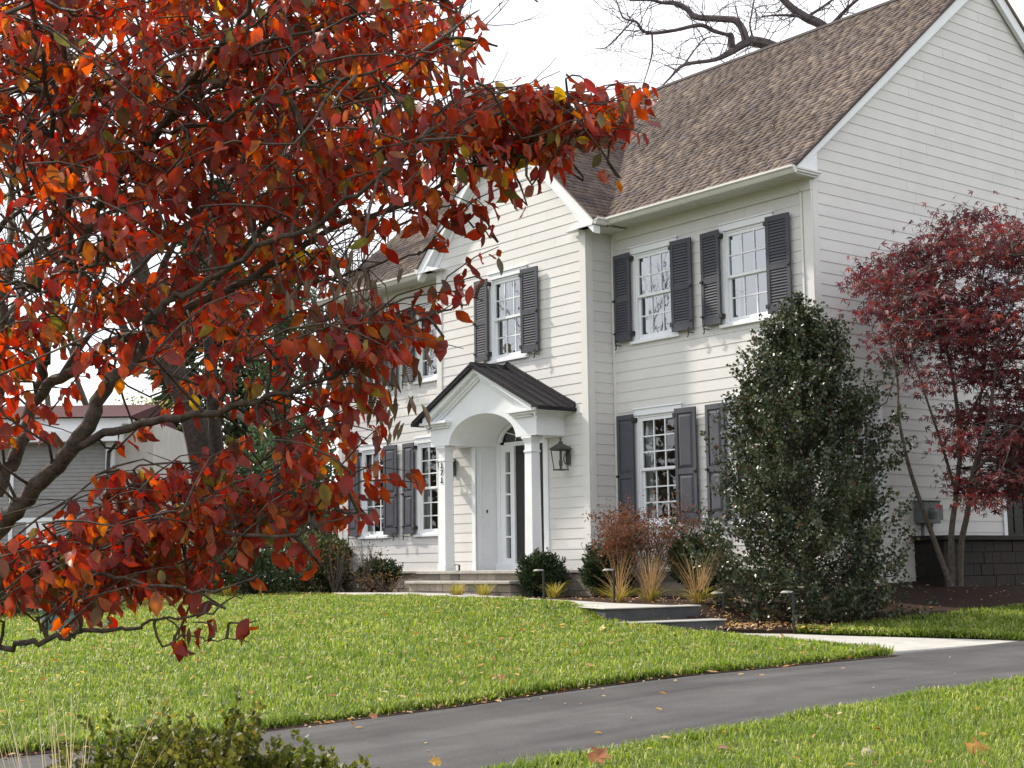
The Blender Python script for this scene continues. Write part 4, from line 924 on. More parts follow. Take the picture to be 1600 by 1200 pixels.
# hydrangea with rusty heads and bare stems
def hydrangea():
    b = np.array([-2.5,-1.2,gz_(-2.5,-1.2)]); t = thing("hydrangea", "hydrangea bush with bare stems and rusty dried leaves before the lower window", "shrub", b)
    mb = MB(); tips = []; g = np.random.default_rng(6)
    for i in range(46):
        a = g.uniform(0,6.28); R_ = g.uniform(.2,1.05); H = g.uniform(.8,1.32); q = b+np.array([math.cos(a)*R_*1.1,math.sin(a)*R_*.7,H]); m_ = b+np.array([math.cos(a)*R_*.4,math.sin(a)*R_*.3,H*.55])+g.normal(0,.05,3)
        mb.tube([b+g.normal(0,.06,3)*(1,1,0), m_, q], [.011,.008,.004], 4); tips.append(q)
        for j in range(3):
            s_ = m_*(.4)+q*.6+g.normal(0,.02,3); e_ = s_+g.normal(0,.16,3)+(0,0,.14); mb.tube([s_, e_], [.005,.002], 3); tips.append(e_)
    mb.build("stems", M_BARK_M, t)
    tips = np.array(tips); w = np.where(tips[:,0] < b[0]-.1, 1.0, .22); w = w/w.sum(); n = 5200
    P = tips[rng.choice(len(tips), n, p=w)]+rng.normal(0,.075,(n,3)); leaves("dry_leaves", M_RUST, P, rdir(n)+(0,0,-.3), rdir(n), rng.uniform(.03,.075,n), .045, CURLED, t)
hydrangea()
def clump(name, label, cat, base, n, H, spread, m, group=None, w=.006, arch_=.5, m2=None, n2=0):
    base = np.array(base, float); t = thing(name, label, cat, base, group)
    def blades(n, H, spread, m, w, nm, arch_):
        a = rng.uniform(0,2*np.pi,n); out = np.stack([np.cos(a),np.sin(a),np.zeros(n)],1); h = H*rng.uniform(.55,1.08,n); s = spread*rng.uniform(.1,1,n); b = base+out*(rng.uniform(0,.11,n))[:,None]
        sdv = np.stack([-np.sin(a),np.cos(a),np.zeros(n)],1); V = []; K = 5; wv = rng.normal(0,.06,(n,3))*H
        for k in range(K+1):
            u = k/K; c = b+out*(s*u**1.6)[:,None]+wv*(u*u)+np.array([0,0,1.0])*(h*(u-arch_*.35*u**3))[:,None]; ww = w*(1-.85*u)
            V += [c-sdv*ww, c+sdv*ww]
        V = np.stack(V,1).reshape(-1,3); bs = (np.arange(n)*(2*K+2))[:,None]
        mesh_np(nm, V, [np.concatenate([bs+np.array([[2*k,2*k+1,2*k+3,2*k+2]]) for k in range(K)])], m, t)
    blades(n, H, spread, m, w, "blades", arch_)
    if m2: blades(n2, H*.42, spread*1.5, m2, w*1.6, "base_leaves", .9)
    return t
G2 = "straw coloured grasses in the front bed"
for lab, x, y, n, H, sp in (("tan grass clump left of the landing, with yellow green base leaves",-1.5,-2.75,60,.78,.5),
                         ("dense upright straw clump in the middle, below the bare hydrangea",-.95,-2.65,150,.74,.34),
                         ("tallest golden grass clump, right beside the holly",.12,-2.8,100,.78,.55)):
    clump("ornamental_grass", lab, "grass clump", (x,y,gz_(x,y)), n, H, sp, M_STRAW, G2, .0042, .3, M_GOLD, 90)
M_DRYP = leaf_mat("dry_perennial_leaves", [(0,(.09,.05,.03)),(.5,(.16,.10,.05)),(1,(.26,.18,.09))], .25, .7, .2)
G3 = "low gold tufts beside the porch steps"
for lab, x, y in (("low gold green tuft at the right end of the porch step",-6.1,-2.25),("small orange tuft left of the rounded porch yew",-5.55,-2.1),("low olive tuft at the wall foot between two yews",-4.2,-1.7)):
    clump("low_tuft", lab, "plant", (x,y,gz_(x,y)), 130, .34, .28, M_GOLD, G3, .007, .8)
for lab, x, y, h in (("sparse brown perennial left of the porch base",-9.4,-1.5,.45),("leggy dry perennial under the left wing window",-10.6,-1.2,1.15),("dry brown perennial leaning at the far left wall end",-12.2,-.9,1.2)):
    shrub("dry_perennial", lab, "plant", (x,y,gz_(x,y)), .45, h, 170, M_DRYP, CURLED, .065, .05, "dry perennials along the left wing", .3, int(-x*3), 26)
# foreground box shrubs
G4 = "round box shrubs at the lower edge"
for i, (lab, px, py, d, r, h, n) in enumerate((("leftmost box shrub behind the pale grass stems",215,1260,5.3,.36,.72,6500),("tallest round box shrub in the front row",318,1265,5.2,.33,.76,6500),
        ("middle box shrub lower than its left neighbour",412,1270,5.4,.32,.66,5500),("rightmost box shrub against the dark driveway",500,1265,5.7,.30,.55,5000))):
    p = at(px, py, d); base = (p[0],p[1],float(T(p[0],p[1]))+.0); top = at(px,(1100,1095,1132,1150)[i],d)[2]
    shrub("box_shrub", lab, "shrub", base, r, (top-base[2])*.86, n*5, M_BOX, SMALL, .028, .036, G4, .35, 30+i, 40, shoots=650)
p = at(105,1290,5.0); clump("pale_grass_clump", "thin pale straw grass stems at the bottom left corner", "grass clump", (p[0],p[1],float(T(p[0],p[1]))), 75, 1.1, .5, leaf_mat("pale_stems",[(0,(.5,.42,.25)),(1,(.68,.6,.42))],.2), None, .0042, .15)
p = ground_hit(95,992,.02)
t = thing("planter_pot", "glazed turquoise planter pot at the left edge of the lawn", "pot", p)
M_GLAZE = mat("turquoise_glaze", (.09,.15,.15), .3, .5, var=((.06,.11,.115),(.13,.20,.195)), scale=6)
mb = MB(); mb.lathe(p-np.array([0,0,.05]), [(.16,0),(.22,.12),(.26,.28),(.24,.33),(.28,.36),(.28,.39),(.25,.39),(.23,.34),(.02,.33)], 24); mb.build("pot", M_GLAZE, t, smooth=True)
mb = MB(); mb.lathe(p+np.array([0,0,.275]), [(.225,0),(.22,.012),(.01,.02)], 16); mb.build("soil", M_MULCH, t)

# path lights
for lab, px, py, H, yaw in (("black path light at the porch step end of the walk",718,931,.55,2.0),("black path light in front of the rounded porch yew",850,938,.45,2.2),("path light beside the tan grass clump",960,941,.45,2.2),("path light at the lower walk in front of the holly",1241,984,.47,2.3),("low path light beside the walkway steps",1131,960,.28,2.2)):
    b = ground_hit(px, py, .03); t = thing("path_light", lab, "path light", b, "path lights along the front walk")
    d = np.array([math.cos(yaw+.7), math.sin(yaw+.7), 0]); d = -RGT*.9+np.array([0,0,.0]); d[2] = 0
    mb = MB(); mb.tube([b-(0,0,.05), b+(0,0,H)], .018, 8); mb.build("post", M_IRON, t)
    mb = MB(); mb.tube([b+(0,0,H), b+d*.10+np.array([0,0,H+.01])], .012, 6); c = b+d*.12+np.array([0,0,H]); mb.lathe(c, [(.05,-.010),(.048,.0),(.025,.015),(.01,.018)], 14); mb.build("lamp_head", M_CAPSTONE, t)

# ------------------------------------------------------------------ red maple by the side wall
M_MAPLE = leaf_mat("maple_leaves", [(0,(.045,.016,.020)),(.4,(.08,.021,.026)),(.7,(.13,.030,.032)),(.9,(.20,.052,.042)),(1,(.12,.05,.038))], .38, .5, .35)
def maple():
    b = np.array([1.15,1.25,gz_(1.15,1.25)]); D0 = (b-CAM)@FWD
    t = thing("red_maple", "small multi stemmed maple with dark red leaves by the side wall", "tree", b)
    mb = MB(); S = []
    stems = [([(1486,916,0),(1462,850,0),(1440,790,-.1),(1418,720,-.2),(1404,650,-.3),(1402,590,-.2),(1388,520,-.4),(1372,440,-.5)],[.045,.04,.034,.028,.022,.018,.012,.005]),
             ([(1488,915,.05),(1486,840,.1),(1494,770,.2),(1500,690,.3),(1490,600,.3),(1470,500,.4),(1455,400,.5)],[.05,.045,.038,.034,.026,.016,.006]),
             ([(1500,915,0),(1502,850,-.1),(1512,800,-.2),(1520,740,-.3),(1545,650,-.5),(1560,540,-.6),(1580,400,-.6)],[.05,.046,.04,.034,.026,.016,.006]),
             ([(1517,790,-.2),(1530,720,.2),(1530,640,.5),(1540,560,.8),(1530,460,1.0)],[.03,.026,.02,.014,.006]),
             ([(1500,690,.3),(1540,600,.6),(1600,520,.8),(1640,430,.9)],[.026,.02,.014,.006]),
             ([(1494,770,.2),(1470,690,-.3),(1440,600,-.8),(1410,500,-1.0),(1400,440,-1.1)],[.024,.02,.015,.009,.004]),
             ([(1520,740,-.3),(1570,690,-.9),(1620,640,-1.2),(1680,560,-1.3)],[.026,.02,.014,.006])]
    for pts, rad in stems:
        q = smooth_path([at(x,y,D0+dd) for x,y,dd in pts], 4); r = np.interp(np.linspace(0,1,len(q)), np.linspace(0,1,len(rad)), rad); mb.tube(q, list(r), 7); S.append(q[len(q)//3:])
    S = np.concatenate(S)
    poly = [(1345,420),(1400,385),(1450,372),(1480,345),(1520,330),(1600,345),(1720,330),(1760,600),(1700,760),(1590,770),(1560,760),(1540,790),(1490,775),(1470,690),(1430,700),(1400,610),(1385,540),(1360,480)]
    holes = [((1455,660),38),((1475,730),30),((1400,620),30),((1420,480),16),((1500,610),14),((1440,560),16),((1395,690),30),((1560,480),14),((1480,450),14),((1530,620),16),((1410,540),14),((1580,650),14)]
    C = np.concatenate([sample_poly(poly, 560), sample_poly([(1470,560),(1600,540),(1720,560),(1700,780),(1600,770),(1545,800),(1500,780),(1480,690)], 150), sample_poly([(1350,420),(1480,360),(1600,360),(1600,520),(1400,560),(1360,500)],130)]); dd = rng.normal(0,.85,len(C)); ok = np.ones(len(C), bool)
    for (hx,hy),hr in holes: ok &= np.hypot(C[:,0]-hx,C[:,1]-hy) > hr
    C, dd = C[ok], dd[ok]
    extra = np.array([(1468,322),(1515,312),(1590,322),(1440,350),(1420,398),(1362,402),(1405,400),(1545,330),(1575,345),(1500,335),(1352,440),(1380,420),(1355,510),(1365,470)]); C = np.concatenate([C, extra]); dd = np.concatenate([dd, np.zeros(len(extra))])
    P = np.array([at(x,y,D0+k) for (x,y),k in zip(C,dd)]); ctr = len(C)-len(extra)
    for i, p in enumerate(P):
        j = np.argmin(((S-p)**2).sum(1)+ (S[:,2]>p[2]+.2)*1.0); s = S[j]; mid = s*.4+p*.6+np.array([0,0,.06])+rng.normal(0,.05,3); mb.tube([s,mid,p],[.007,.005,.002],3,cap=False)
    mb.build("trunk", M_BARK_M, t)
    k = np.where(np.arange(len(P)) < ctr, 22, 8); idx = np.repeat(np.arange(len(P)), k); n = len(idx)
    pos = P[idx]+rng.normal(0,1,(n,3))*np.array([.20,.20,.055]); ax = rdir(n)*np.array([1,1,.5])+np.array([0,0,-.5]); nr = rdir(n)*.7+np.array([0,0,.8])
    leaves("foliage", M_MAPLE, pos, ax, nr, rng.uniform(.075,.125,n), .125, PALM, t)
maple()

# ------------------------------------------------------------------ foreground dogwood
M_DOG = leaf_mat("dogwood_leaves", [(0,(.22,.024,.024)),(.16,(.31,.038,.026)),(.32,(.15,.030,.022)),(.48,(.40,.052,.028)),(.66,(.47,.10,.028)),(.76,(.17,.040,.045)),(.86,(.50,.17,.03)),(.90,(.10,.045,.026)),(.945,(.08,.085,.03)),(.975,(.13,.13,.03)),(1,(.50,.34,.06))], .52, .42, .4, noise=(30,(.10,.030,.022),.6))
M_WITH = leaf_mat("withered_leaves", [(0,(.12,.085,.06)),(.5,(.20,.15,.11)),(1,(.28,.22,.165))], .2, .8, .2)
def dogwood():
    base = at(-150, 1270, 4.7); base[2] = float(T(base[0],base[1]))
    t = thing("dogwood_tree", "autumn dogwood with drooping red and orange leaves filling the left foreground", "tree", base)
    mb = MB(); S = []
    root = [base, at(-130,1080,4.7), at(-70,900,4.65)]
    B = [([(-70,900,4.65),(0,821,4.6),(55,765,4.55),(110,702,4.5),(165,609,4.5),(212,560,4.6),(245,490,4.8),(262,420,5.0)],(32,26,22,14,8)),
         ([(-70,900,4.65),(-20,790,4.75),(10,735,4.8),(36,690,4.85),(48,640,4.9),(87,597,4.85),(140,560,4.8),(200,525,4.75),(312,475,4.7),(400,430,4.7),(520,358,4.65),(640,318,4.6),(720,270,4.55),(820,240,4.5),(930,212,4.4),(985,190,4.35)],(34,26,22,20,18,17,15,14,11,8,6,5,3,2)),
         ([(110,702,4.5),(200,664,4.4),(300,648,4.3),(400,628,4.25),(480,598,4.2),(545,578,4.2),(620,520,4.2),(700,480,4.15),(755,470,4.15)],(14,13,12,10,7,5,4,3,2)),
         ([(-70,900,4.65),(-40,760,5.0),(-5,640,5.1),(4,540,5.1),(12,420,5.2),(72,370,5.2),(150,342,5.3),(230,300,5.3)],(26,22,20,16,12,10,7,4)),
         ([(60,610,4.9),(72,560,4.9),(85,480,4.9),(103,410,4.9),(112,340,4.9),(103,200,4.8),(100,100,4.7),(108,10,4.6),(110,-80,4.5)],(16,16,15,13,11,10,9,8,7)),
         ([(62,455,4.4),(110,432,4.35),(150,413,4.3),(222,398,4.3),(300,395,4.3)],(5,6,6,4,2)),
         ([(-60,400,5.0),(0,352,5.0),(32,332,5.0),(60,300,5.0),(130,285,5.0)],(10,9,7,5,3)),
         ([(225,505,4.3),(270,465,4.3),(312,448,4.3),(400,390,4.2),(500,345,4.2),(600,270,4.1),(690,190,4.0),(745,130,4.0)],(12,11,10,9,8,6,4,2)),
         ([(110,420,4.9),(150,330,4.8),(175,287,4.7),(240,212,4.6),(295,130,4.5),(335,85,4.4),(375,32,4.3),(420,-60,4.2)],(14,14,14,13,11,9,7,5)),
         ([(240,212,4.6),(330,190,4.4),(430,150,4.2),(540,125,4.0),(640,90,3.9),(720,70,3.8)],(8,7,6,5,3,2)),
         ([(90,370,4.9),(83,250,4.8),(80,160,4.6),(60,60,4.4),(40,-60,4.3)],(9,9,8,6,5)),
         ([(640,318,4.6),(690,345,4.5),(740,350,4.5),(770,370,4.5)],(4,3,3,2)),
         ([(400,430,4.7),(480,440,4.6),(560,420,4.5),(640,400,4.5),(700,380,4.5)],(7,5,4,3,2)),
         ([(-60,930,4.5),(60,890,4.4),(150,880,4.3),(215,832,4.2),(260,815,4.2),(378,838,4.1),(470,830,4.1),(560,800,4.1)],(14,11,9,8,7,6,4,2)),
         ([(165,745,4.4),(200,760,4.3),(250,752,4.3),(310,790,4.2),(380,830,4.2)],(5,5,5,4,2)),
         ([(-60,960,4.3),(0,900,4.2),(90,885,4.1),(200,905,4.0),(320,925,4.0),(400,900,4.0)],(9,8,7,5,4,2)),
         ([(-80,1020,4.2),(0,1013,4.1),(60,1000,4.1),(113,994,4.1),(125,986,4.1),(190,985,4.05),(245,968,4.0),(330,955,4.0),(385,925,4.0)],(11,9,9,8,7,6,4,3,2)),
         ([(255,963,4.0),(282,992,4.0),(320,1000,4.0),(365,1000,4.0),(398,998,4.0)],(2.5,2.5,2,2,1.5)),
         ([(282,992,4.0),(275,1010,4.0),(266,1026,4.0)],(2,1.6,1.2)),
         ([(175,287,4.7),(330,245,4.6),(500,180,4.5),(620,120,4.4),(700,60,4.3)],(8,7,5,4,2)),
         ([(240,212,4.6),(330,140,4.7),(420,85,4.7),(520,-20,4.7)],(8,7,5,4)),
         ([(312,475,4.7),(420,350,4.8),(540,262,4.8),(660,215,4.8),(740,190,4.7)],(9,8,6,4,2)),
         ([(103,200,4.8),(190,105,4.9),(270,20,5.0),(310,-60,5.0)],(8,6,5,4)),
         ([(295,130,4.5),(430,60,4.4),(560,25,4.3),(690,0,4.2)],(7,6,4,2)),
         ([(87,597,4.85),(170,480,5.0),(250,385,5.2),(350,310,5.4),(470,260,5.6),(600,230,5.8)],(9,8,7,6,5,3)),
         ([(4,540,5.1),(60,400,5.5),(160,250,5.9),(280,130,6.2),(420,40,6.4)],(10,9,8,6,4)),
         ([(12,420,5.2),(30,250,5.6),(120,120,6.0),(180,20,6.3),(220,-60,6.4)],(9,8,7,5,4)),
         ([(350,310,5.4),(450,200,5.9),(560,120,6.2),(680,70,6.3)],(6,5,4,2))]
    q = smooth_path(root, 4); mb.tube(q, list(np.linspace(.085,.07,len(q))), 10)
    for pts, w in B:
        q = smooth_path([at(*p) for p in pts], 5); q[1:-1] += rng.normal(0,.006,(len(q)-2,3)); dm = np.mean([p[2] for p in pts])
        r = np.interp(np.linspace(0,1,len(q)), np.linspace(0,1,len(w)), w)*.5*dm/F_PX*1.05; mb.tube(q, list(r), 8); S.append(q)
    S = np.concatenate(S[0:])
    regs = [([(-80,-80),(712,-80),(712,110),(735,150),(790,178),(800,250),(752,292),(660,305),(560,372),(510,430),(490,540),(400,585),(250,590),(120,625),(-80,640)], 285, 4.6, .35), ([(300,-80),(712,-80),(712,110),(735,150),(790,178),(800,250),(752,292),(660,305),(520,350),(300,330)], 120, 4.9, .4), ([(-60,-60),(330,-60),(300,260),(-60,300)], 55, 4.9, .4),
            ([(-80,-80),(712,-80),(712,110),(790,190),(780,240),(640,290),(420,330),(-80,330)], 190, 6.2, .5), ([(-80,330),(420,330),(520,380),(400,560),(120,610),(-80,620)], 45, 6.2, .5),
            ([(795,175),(850,165),(900,140),(970,145),(985,180),(975,225),(900,238),(830,255),(800,240)], 34, 4.45, .1), ([(740,170),(800,165),(850,230),(830,290),(770,310),(730,300)], 16, 4.5, .12),
            ([(500,475),(640,495),(690,485),(740,455),(750,465),(680,500),(670,555),(560,580),(500,560)], 17, 4.2, .12),
            ([(700,325),(765,335),(765,365),(720,360)], 2, 4.5, .05),
            ([(560,375),(680,330),(680,420),(600,420)], 4, 4.6, .15),
            ([(140,765),(250,750),(330,745),(420,765),(500,755),(565,765),(570,790),(540,825),(490,855),(400,875),(300,880),(200,865),(130,840)], 56, 4.25, .2),
            ([(-60,835),(120,850),(300,880),(370,885),(330,945),(200,955),(-60,960)], 46, 4.25, .25),
            ([(-80,640),(120,635),(330,600),(480,610),(520,690),(430,700),(300,665),(120,690),(-60,740)], 13, 4.6, .4),
            ([(400,600),(520,600),(540,690),(470,745),(410,710)], 11, 4.3, .2)]
    holes = [((272,60),20),((25,120),14),((40,360),24),((60,430),20),((65,335),16),((90,540),24),((560,390),24),((130,90),8),((190,30),6),((330,250),14),((555,350),20),((70,760),60),((110,720),45),((30,420),30),((80,560),26),((300,520),14),((440,490),20),((500,575),22),((420,320),12),((220,335),14),((160,500),14),((130,690),36),((230,690),26),((400,700),24),((350,590),16),((250,600),20),((620,350),20),((520,470),14),((470,330),10),((150,250),9),((300,160),9),((560,90),8),((660,250),9),((30,760),40),((420,720),24),((620,440),18)]
    C = []; DD = []
    for poly, n, d0, sdv in regs:
        c = sample_poly(poly, n); dd = rng.normal(d0, sdv, n); ok = np.ones(n, bool)
        for (hx,hy),hr in holes: ok &= np.hypot(c[:,0]-hx,c[:,1]-hy) > hr
        C.append(c[ok]); DD.append(np.clip(dd[ok],3.7,7.2))
    ex = np.array([(738,0,4.0),(735,40,4.0),(735,85,4.1),(985,175,4.4),(960,215,4.4),(900,140,4.4),(745,345,4.5),(735,455,4.15),(690,500,4.2),(272,1012,4.0),(382,985,4.0),(318,996,4.0)])
    C = np.concatenate(C+[ex[:,:2]]); DD = np.concatenate(DD+[ex[:,2]]); ne = len(ex)
    LP = []; LA = []; LN = []; LS = []
    for q_, ((x,y),d) in enumerate(zip(C,DD)):
        e = at(x, y-14, d); small = q_ >= len(C)-ne
        an = math.radians(rng.normal(24,16)); sgn = 1 if rng.uniform() < .8 else -1
        tw = sgn*math.cos(an)*RGT+math.sin(an)*UPV+rng.normal(0,.35)*FWD; tw /= np.linalg.norm(tw)
        Lw = rng.uniform(.22,.46) if not small else .08
        a = e-tw*Lw*.5; b_ = e+tw*Lw*.5; mid = e+np.array([0,0,.035*Lw/.3])+rng.normal(0,.012,3)
        bz = (b_-CAM)@FWD; bx_ = 800+F_PX*((b_-CAM)@RGT)/bz
        if bx_ > 1035 or (bx_ > 760 and 600-F_PX*((b_-CAM)@UPV)/bz < 125): continue
        s0 = S[np.argmin(((S-a)**2).sum(1)+.3*np.maximum(0,(S-a)@RGT))]; g_ = np.linalg.norm(s0-a)
        if g_ < .55: mb.tube(smooth_path([s0, s0*.6+a*.4+rng.normal(0,.05,3)*g_*2+np.array([0,0,.12*g_]), a, mid, b_],2),[.0055,.005,.0045,.004,.0036,.0031,.0026,.002,.0012],4,cap=False)
        else: mb.tube([a-tw*.12-np.array([0,0,.03]),a,mid,b_],[.003,.003,.0024,.0012],4,cap=False)
        nn = int(Lw/.0215*rng.uniform(.8,1.15)) if not small else 4
        for k in range(nn):
            u = rng.uniform(0,1); pt = (1-u)*(1-u)*a+2*u*(1-u)*mid+u*u*b_; sd_v = (1 if k % 2 else -1)*np.cross(tw, UPV)
            pt = pt+rng.normal(0,.014,3)+sd_v*rng.uniform(0,.04); LP.append(pt)
            LA.append(np.array([0,0,-.85])+tw*rng.uniform(-.1,.7)+sd_v*rng.uniform(0,.7)+rng.normal(0,.28,3)); LN.append(rng.normal(0,.8,3)-FWD*.4+np.array([0,0,.4])); LS.append(rng.uniform(.033,.073) if not small else rng.uniform(.05,.075))
    # terminal leaves crowding the main limbs
    sel = rng.choice(len(S), 380)
    mb.build("trunk", M_BARK_D, t, smooth=True)
    pos = np.array(LP); ax = np.array(LA); nr = np.array(LN); LS = np.array(LS); out_ = pos-CAM; pz = out_@FWD; ppx = 800+F_PX*(out_@RGT)/pz; ppy = 600-F_PX*(out_@UPV)/pz
    ok = ~(((ppx > 765) & (ppy < 112)) | (ppx > 1022) | ((ppx > 748) & (ppy < 60))); 
    for (hx,hy),hr in holes: ok &= ~((np.hypot(ppx-hx,ppy-16-hy) < hr*rng.uniform(.75,1.25,len(pos))) & (rng.uniform(size=len(pos)) < .9))
    pos, ax, nr, LS = pos[ok], ax[ok], nr[ok], LS[ok]; n = len(pos)
    leaves("foliage", M_DOG, pos, ax, nr, LS, LS*rng.uniform(.58,.82,n), OVATE, t, True, rng.uniform(-.4,2.6,n))
    # withered hanging sprays
    w = np.concatenate([sample_poly([(480,395),(590,410),(620,480),(612,560),(540,560),(480,470)],20), np.array([(560,600),(600,640),(605,620),(590,600),(612,650),(640,600),(548,590),(570,580),(622,570),(585,650)])])
    WP = np.array([at(x,y,4.35+rng.normal(0,.12)) for x,y in w]); mb = MB()
    for p in WP:
        j = np.argmin(((S-p)**2).sum(1)+(S[:,2]<p[2])*.5); s = S[j]; mb.tube([s,(s+p)/2+rng.normal(0,.03,3),p],[.003,.0024,.0014],3,cap=False)
    mb.build("twigs", M_BARK, t)["kind"] = "stuff"
    idx = np.repeat(np.arange(len(WP)),5); n = len(idx); pos = WP[idx]+rng.normal(0,.04,(n,3)); ax = np.array([0,0,-1.0])+rdir(n)*.35
    leaves("withered_leaves", M_WITH, pos, ax, rdir(n), rng.uniform(.045,.085,n), rng.uniform(.03,.045,n), CURLED, t)
dogwood()

# ------------------------------------------------------------------ bare trees, trunks and greenery behind
def grow(mb, p, d, L, r, depth, g, spread=.5, up=.12, kids=(2,3), side=None):
    n = 4; q = [p]
    for i in range(n):
        d = d+g.normal(0,.14,3)+np.array([0,0,up*.4]); d = d/np.linalg.norm(d); q.append(q[-1]+d*L/n)
    k = 7 if r > .1 else (5 if r > .03 else 3)
    mb.tube(q, list(np.linspace(r, r*.66, n+1)), k, cap=False)
    if depth == 0: return
    for i in range(g.integers(kids[0], kids[1]+1)):
        a = g.normal(0,1,3); a -= d*(a@d); a /= np.linalg.norm(a)+1e-9; th = g.uniform(.6,1.25)*spread
        nd = d*math.cos(th)+a*math.sin(th); nd[2] += up*.5; nd /= np.linalg.norm(nd)
        grow(mb, q[-1] if i < 2 else q[g.integers(2,4)], nd, L*g.uniform(.66,.86), r*g.uniform(.55,.70), depth-1, g, spread, up, kids)
def bare_tree(name, label, base, H, r, seed, depth=6, spread=.55, m=None, group=None):
    g = np.random.default_rng(seed); t = thing(name, label, "tree", base, group); mb = MB(); b = np.array(base, float)
    grow(mb, b-np.array([0,0,.2]), np.array([0,0,1.0]), H*.30, r, depth, g, spread, .12, (2,3)); return t, mb
def finish(t, mb, m=M_BARK, name="trunk"): return mb.build(name, m, t)
# big oak behind the ridge: limbs as in the sky above the roof
D1 = 41.0
pb = at(1330, 300, D1+1); ob = np.array([pb[0], pb[1], -.5])
t = thing("bare_oak", "big bare tree behind the house with limbs reaching over the roof ridge", "tree", ob); mb = MB()
mb.tube(smooth_path([ob, at(1330,520,D1+1), at(1322,330,D1+.8), at(1300,150,D1+.6)],4), list(np.linspace(.55,.3,13)), 9)
c5 = lambda x, y, d=0: at(900+.3125*x, .3125*y, D1+d)
LM = [([(1300,480,.6),(1150,330,.3),(985,235,0),(890,208,-.2),(850,215,-.3),(770,262,-.5),(690,300,-.7),(540,325,-1),(470,390,-1.2),(410,450,-1.4)],(.22,.2,.17,.15,.12,.10,.06,.05,.03,.015)),
      ([(850,212,-.3),(835,150,-.2),(800,105,0),(740,96,.1),(600,86,.3),(560,50,.4),(500,18,.5),(430,14,.6),(370,0,.7),(270,4,.8)],(.12,.11,.10,.10,.09,.08,.07,.05,.04,.02)),
      ([(780,245,-.4),(775,180,-.5),(750,172,-.6),(690,155,-.8),(620,125,-1),(500,150,-1.2),(380,165,-1.4),(330,150,-1.5),(300,108,-1.6),(240,92,-1.7),(215,40,-1.8),(190,-30,-1.9)],(.11,.09,.05,.06,.06,.05,.05,.04,.035,.025,.02,.01)),
      ([(1320,250,.7),(1240,135,.8),(1150,88,.9),(1080,40,1),(1020,-20,1.1),(960,-90,1.2)],(.2,.14,.13,.11,.10,.08)),
      ([(1150,92,.9),(1100,80,.8),(1020,76,.7),(930,82,.5)],(.05,.045,.035,.02)),
      ([(1280,125,.7),(1330,70,.4),(1370,30,.3),(1430,-20,.2),(1500,-80,.1)],(.07,.06,.05,.04,.03)),
      ([(890,205,-.2),(870,130,-.1),(878,70,0),(890,0,.1),(900,-60,.2)],(.03,.028,.022,.018,.012)),
      ([(895,150,-.1),(905,80,0),(900,40,0),(990,20,.2)],(.02,.018,.015,.01)),
      ([(540,325,-1),(600,240,-.8),(650,190,-.7),(720,182,-.6)],(.03,.022,.018,.01)),
      ([(380,170,-1.4),(382,250,-1.5),(365,330,-1.6),(330,440,-1.7)],(.03,.025,.018,.01)),
      ([(290,100,-1.6),(220,170,-1.8),(150,238,-2),(90,240,-2.1)],(.025,.02,.015,.008)),
      ([(1150,88,.9),(1240,30,1),(1320,-30,1.1)],(.05,.04,.03)),
      ([(330,150,-1.5),(290,160,-1.6),(285,200,-1.6)],(.02,.014,.008))]
g = np.random.default_rng(8); TP = []
for pts, rad in LM:
    q = smooth_path([c5(*p) for p in pts], 4); r = np.interp(np.linspace(0,1,len(q)), np.linspace(0,1,len(rad)), rad); mb.tube(q, list(r), 7, cap=False)
    for i in range(len(q)//4, len(q)):
        TP.append((q[i], q[min(i+1,len(q)-1)]-q[i-1], r[i]))
for p, dv, r in TP:
    for j in range(g.integers(0,3)):
        a = g.normal(0,1,3); a[2] += .1; nd = unit(dv)*.4+unit(a)*.9; nd = unit(nd); grow(mb, p, nd, g.uniform(.5,1.1), min(.018, r*.4), 2, g, .6, .08, (1,3))
finish(t, mb, mat("dark_oak_bark",(.10,.08,.085),.9,.1,var=((.07,.055,.06),(.15,.125,.125)),scale=6))
# left side: ivy trunk, leaning trunk, thin trunk
def trunk_tree(name, label, pts, rad, d, seed, crown_px, group, m=None, depth=4, n_lim=6):
    g = np.random.default_rng(seed); q = smooth_path([at(x,y,d+k) for x,y,k in pts], 5); b = q[0].copy(); b[2] = float(T(b[0],b[1])); q[0] = b-np.array([0,0,.1])
    t = thing(name, label, "tree", b, group); mb = MB(); r = np.interp(np.linspace(0,1,len(q)), np.linspace(0,1,len(rad)), rad); mb.tube(q, list(r), 10)
    for i in range(n_lim):
        j = int(len(q)*(.5+.5*i/n_lim)); j = min(j, len(q)-1); a = g.normal(0,1,3); a[2] = abs(a[2])*.6+.3; grow(mb, q[j], unit(a), g.uniform(1.6,2.8), r[j]*.5, depth, g, .55, .1, (2,3))
    mb.build("trunk", m or M_BARK_B, t); return t, q
M_BARK_B = mat("dark_trunk_bark", (.05,.038,.032), .9, .2, var=((.028,.021,.018),(.085,.066,.056)), scale=14, bump=.9, bscale=30)
GT = "tree trunks beyond the left end of the house"
tA, qA = trunk_tree("tall_tree", "thick rough trunk with ivy just left of the house end", [(433,915,0),(437,800,0),(442,700,0),(440,560,0),(446,420,.2),(440,250,.3),(452,80,.4)], (.30,.24,.22,.21,.19,.15,.10), 34, 21, None, GT)
n = 5200; j = rng.integers(int(len(qA)*.3), int(len(qA)*.86), n); P = qA[j]+rng.normal(0,1,(n,3))*np.array([.34,.34,.3]); leaves("ivy", M_EVER, P, rdir(n)+(0,0,-.6), rdir(n), rng.uniform(.08,.15,n), .11, SMALL, tA)
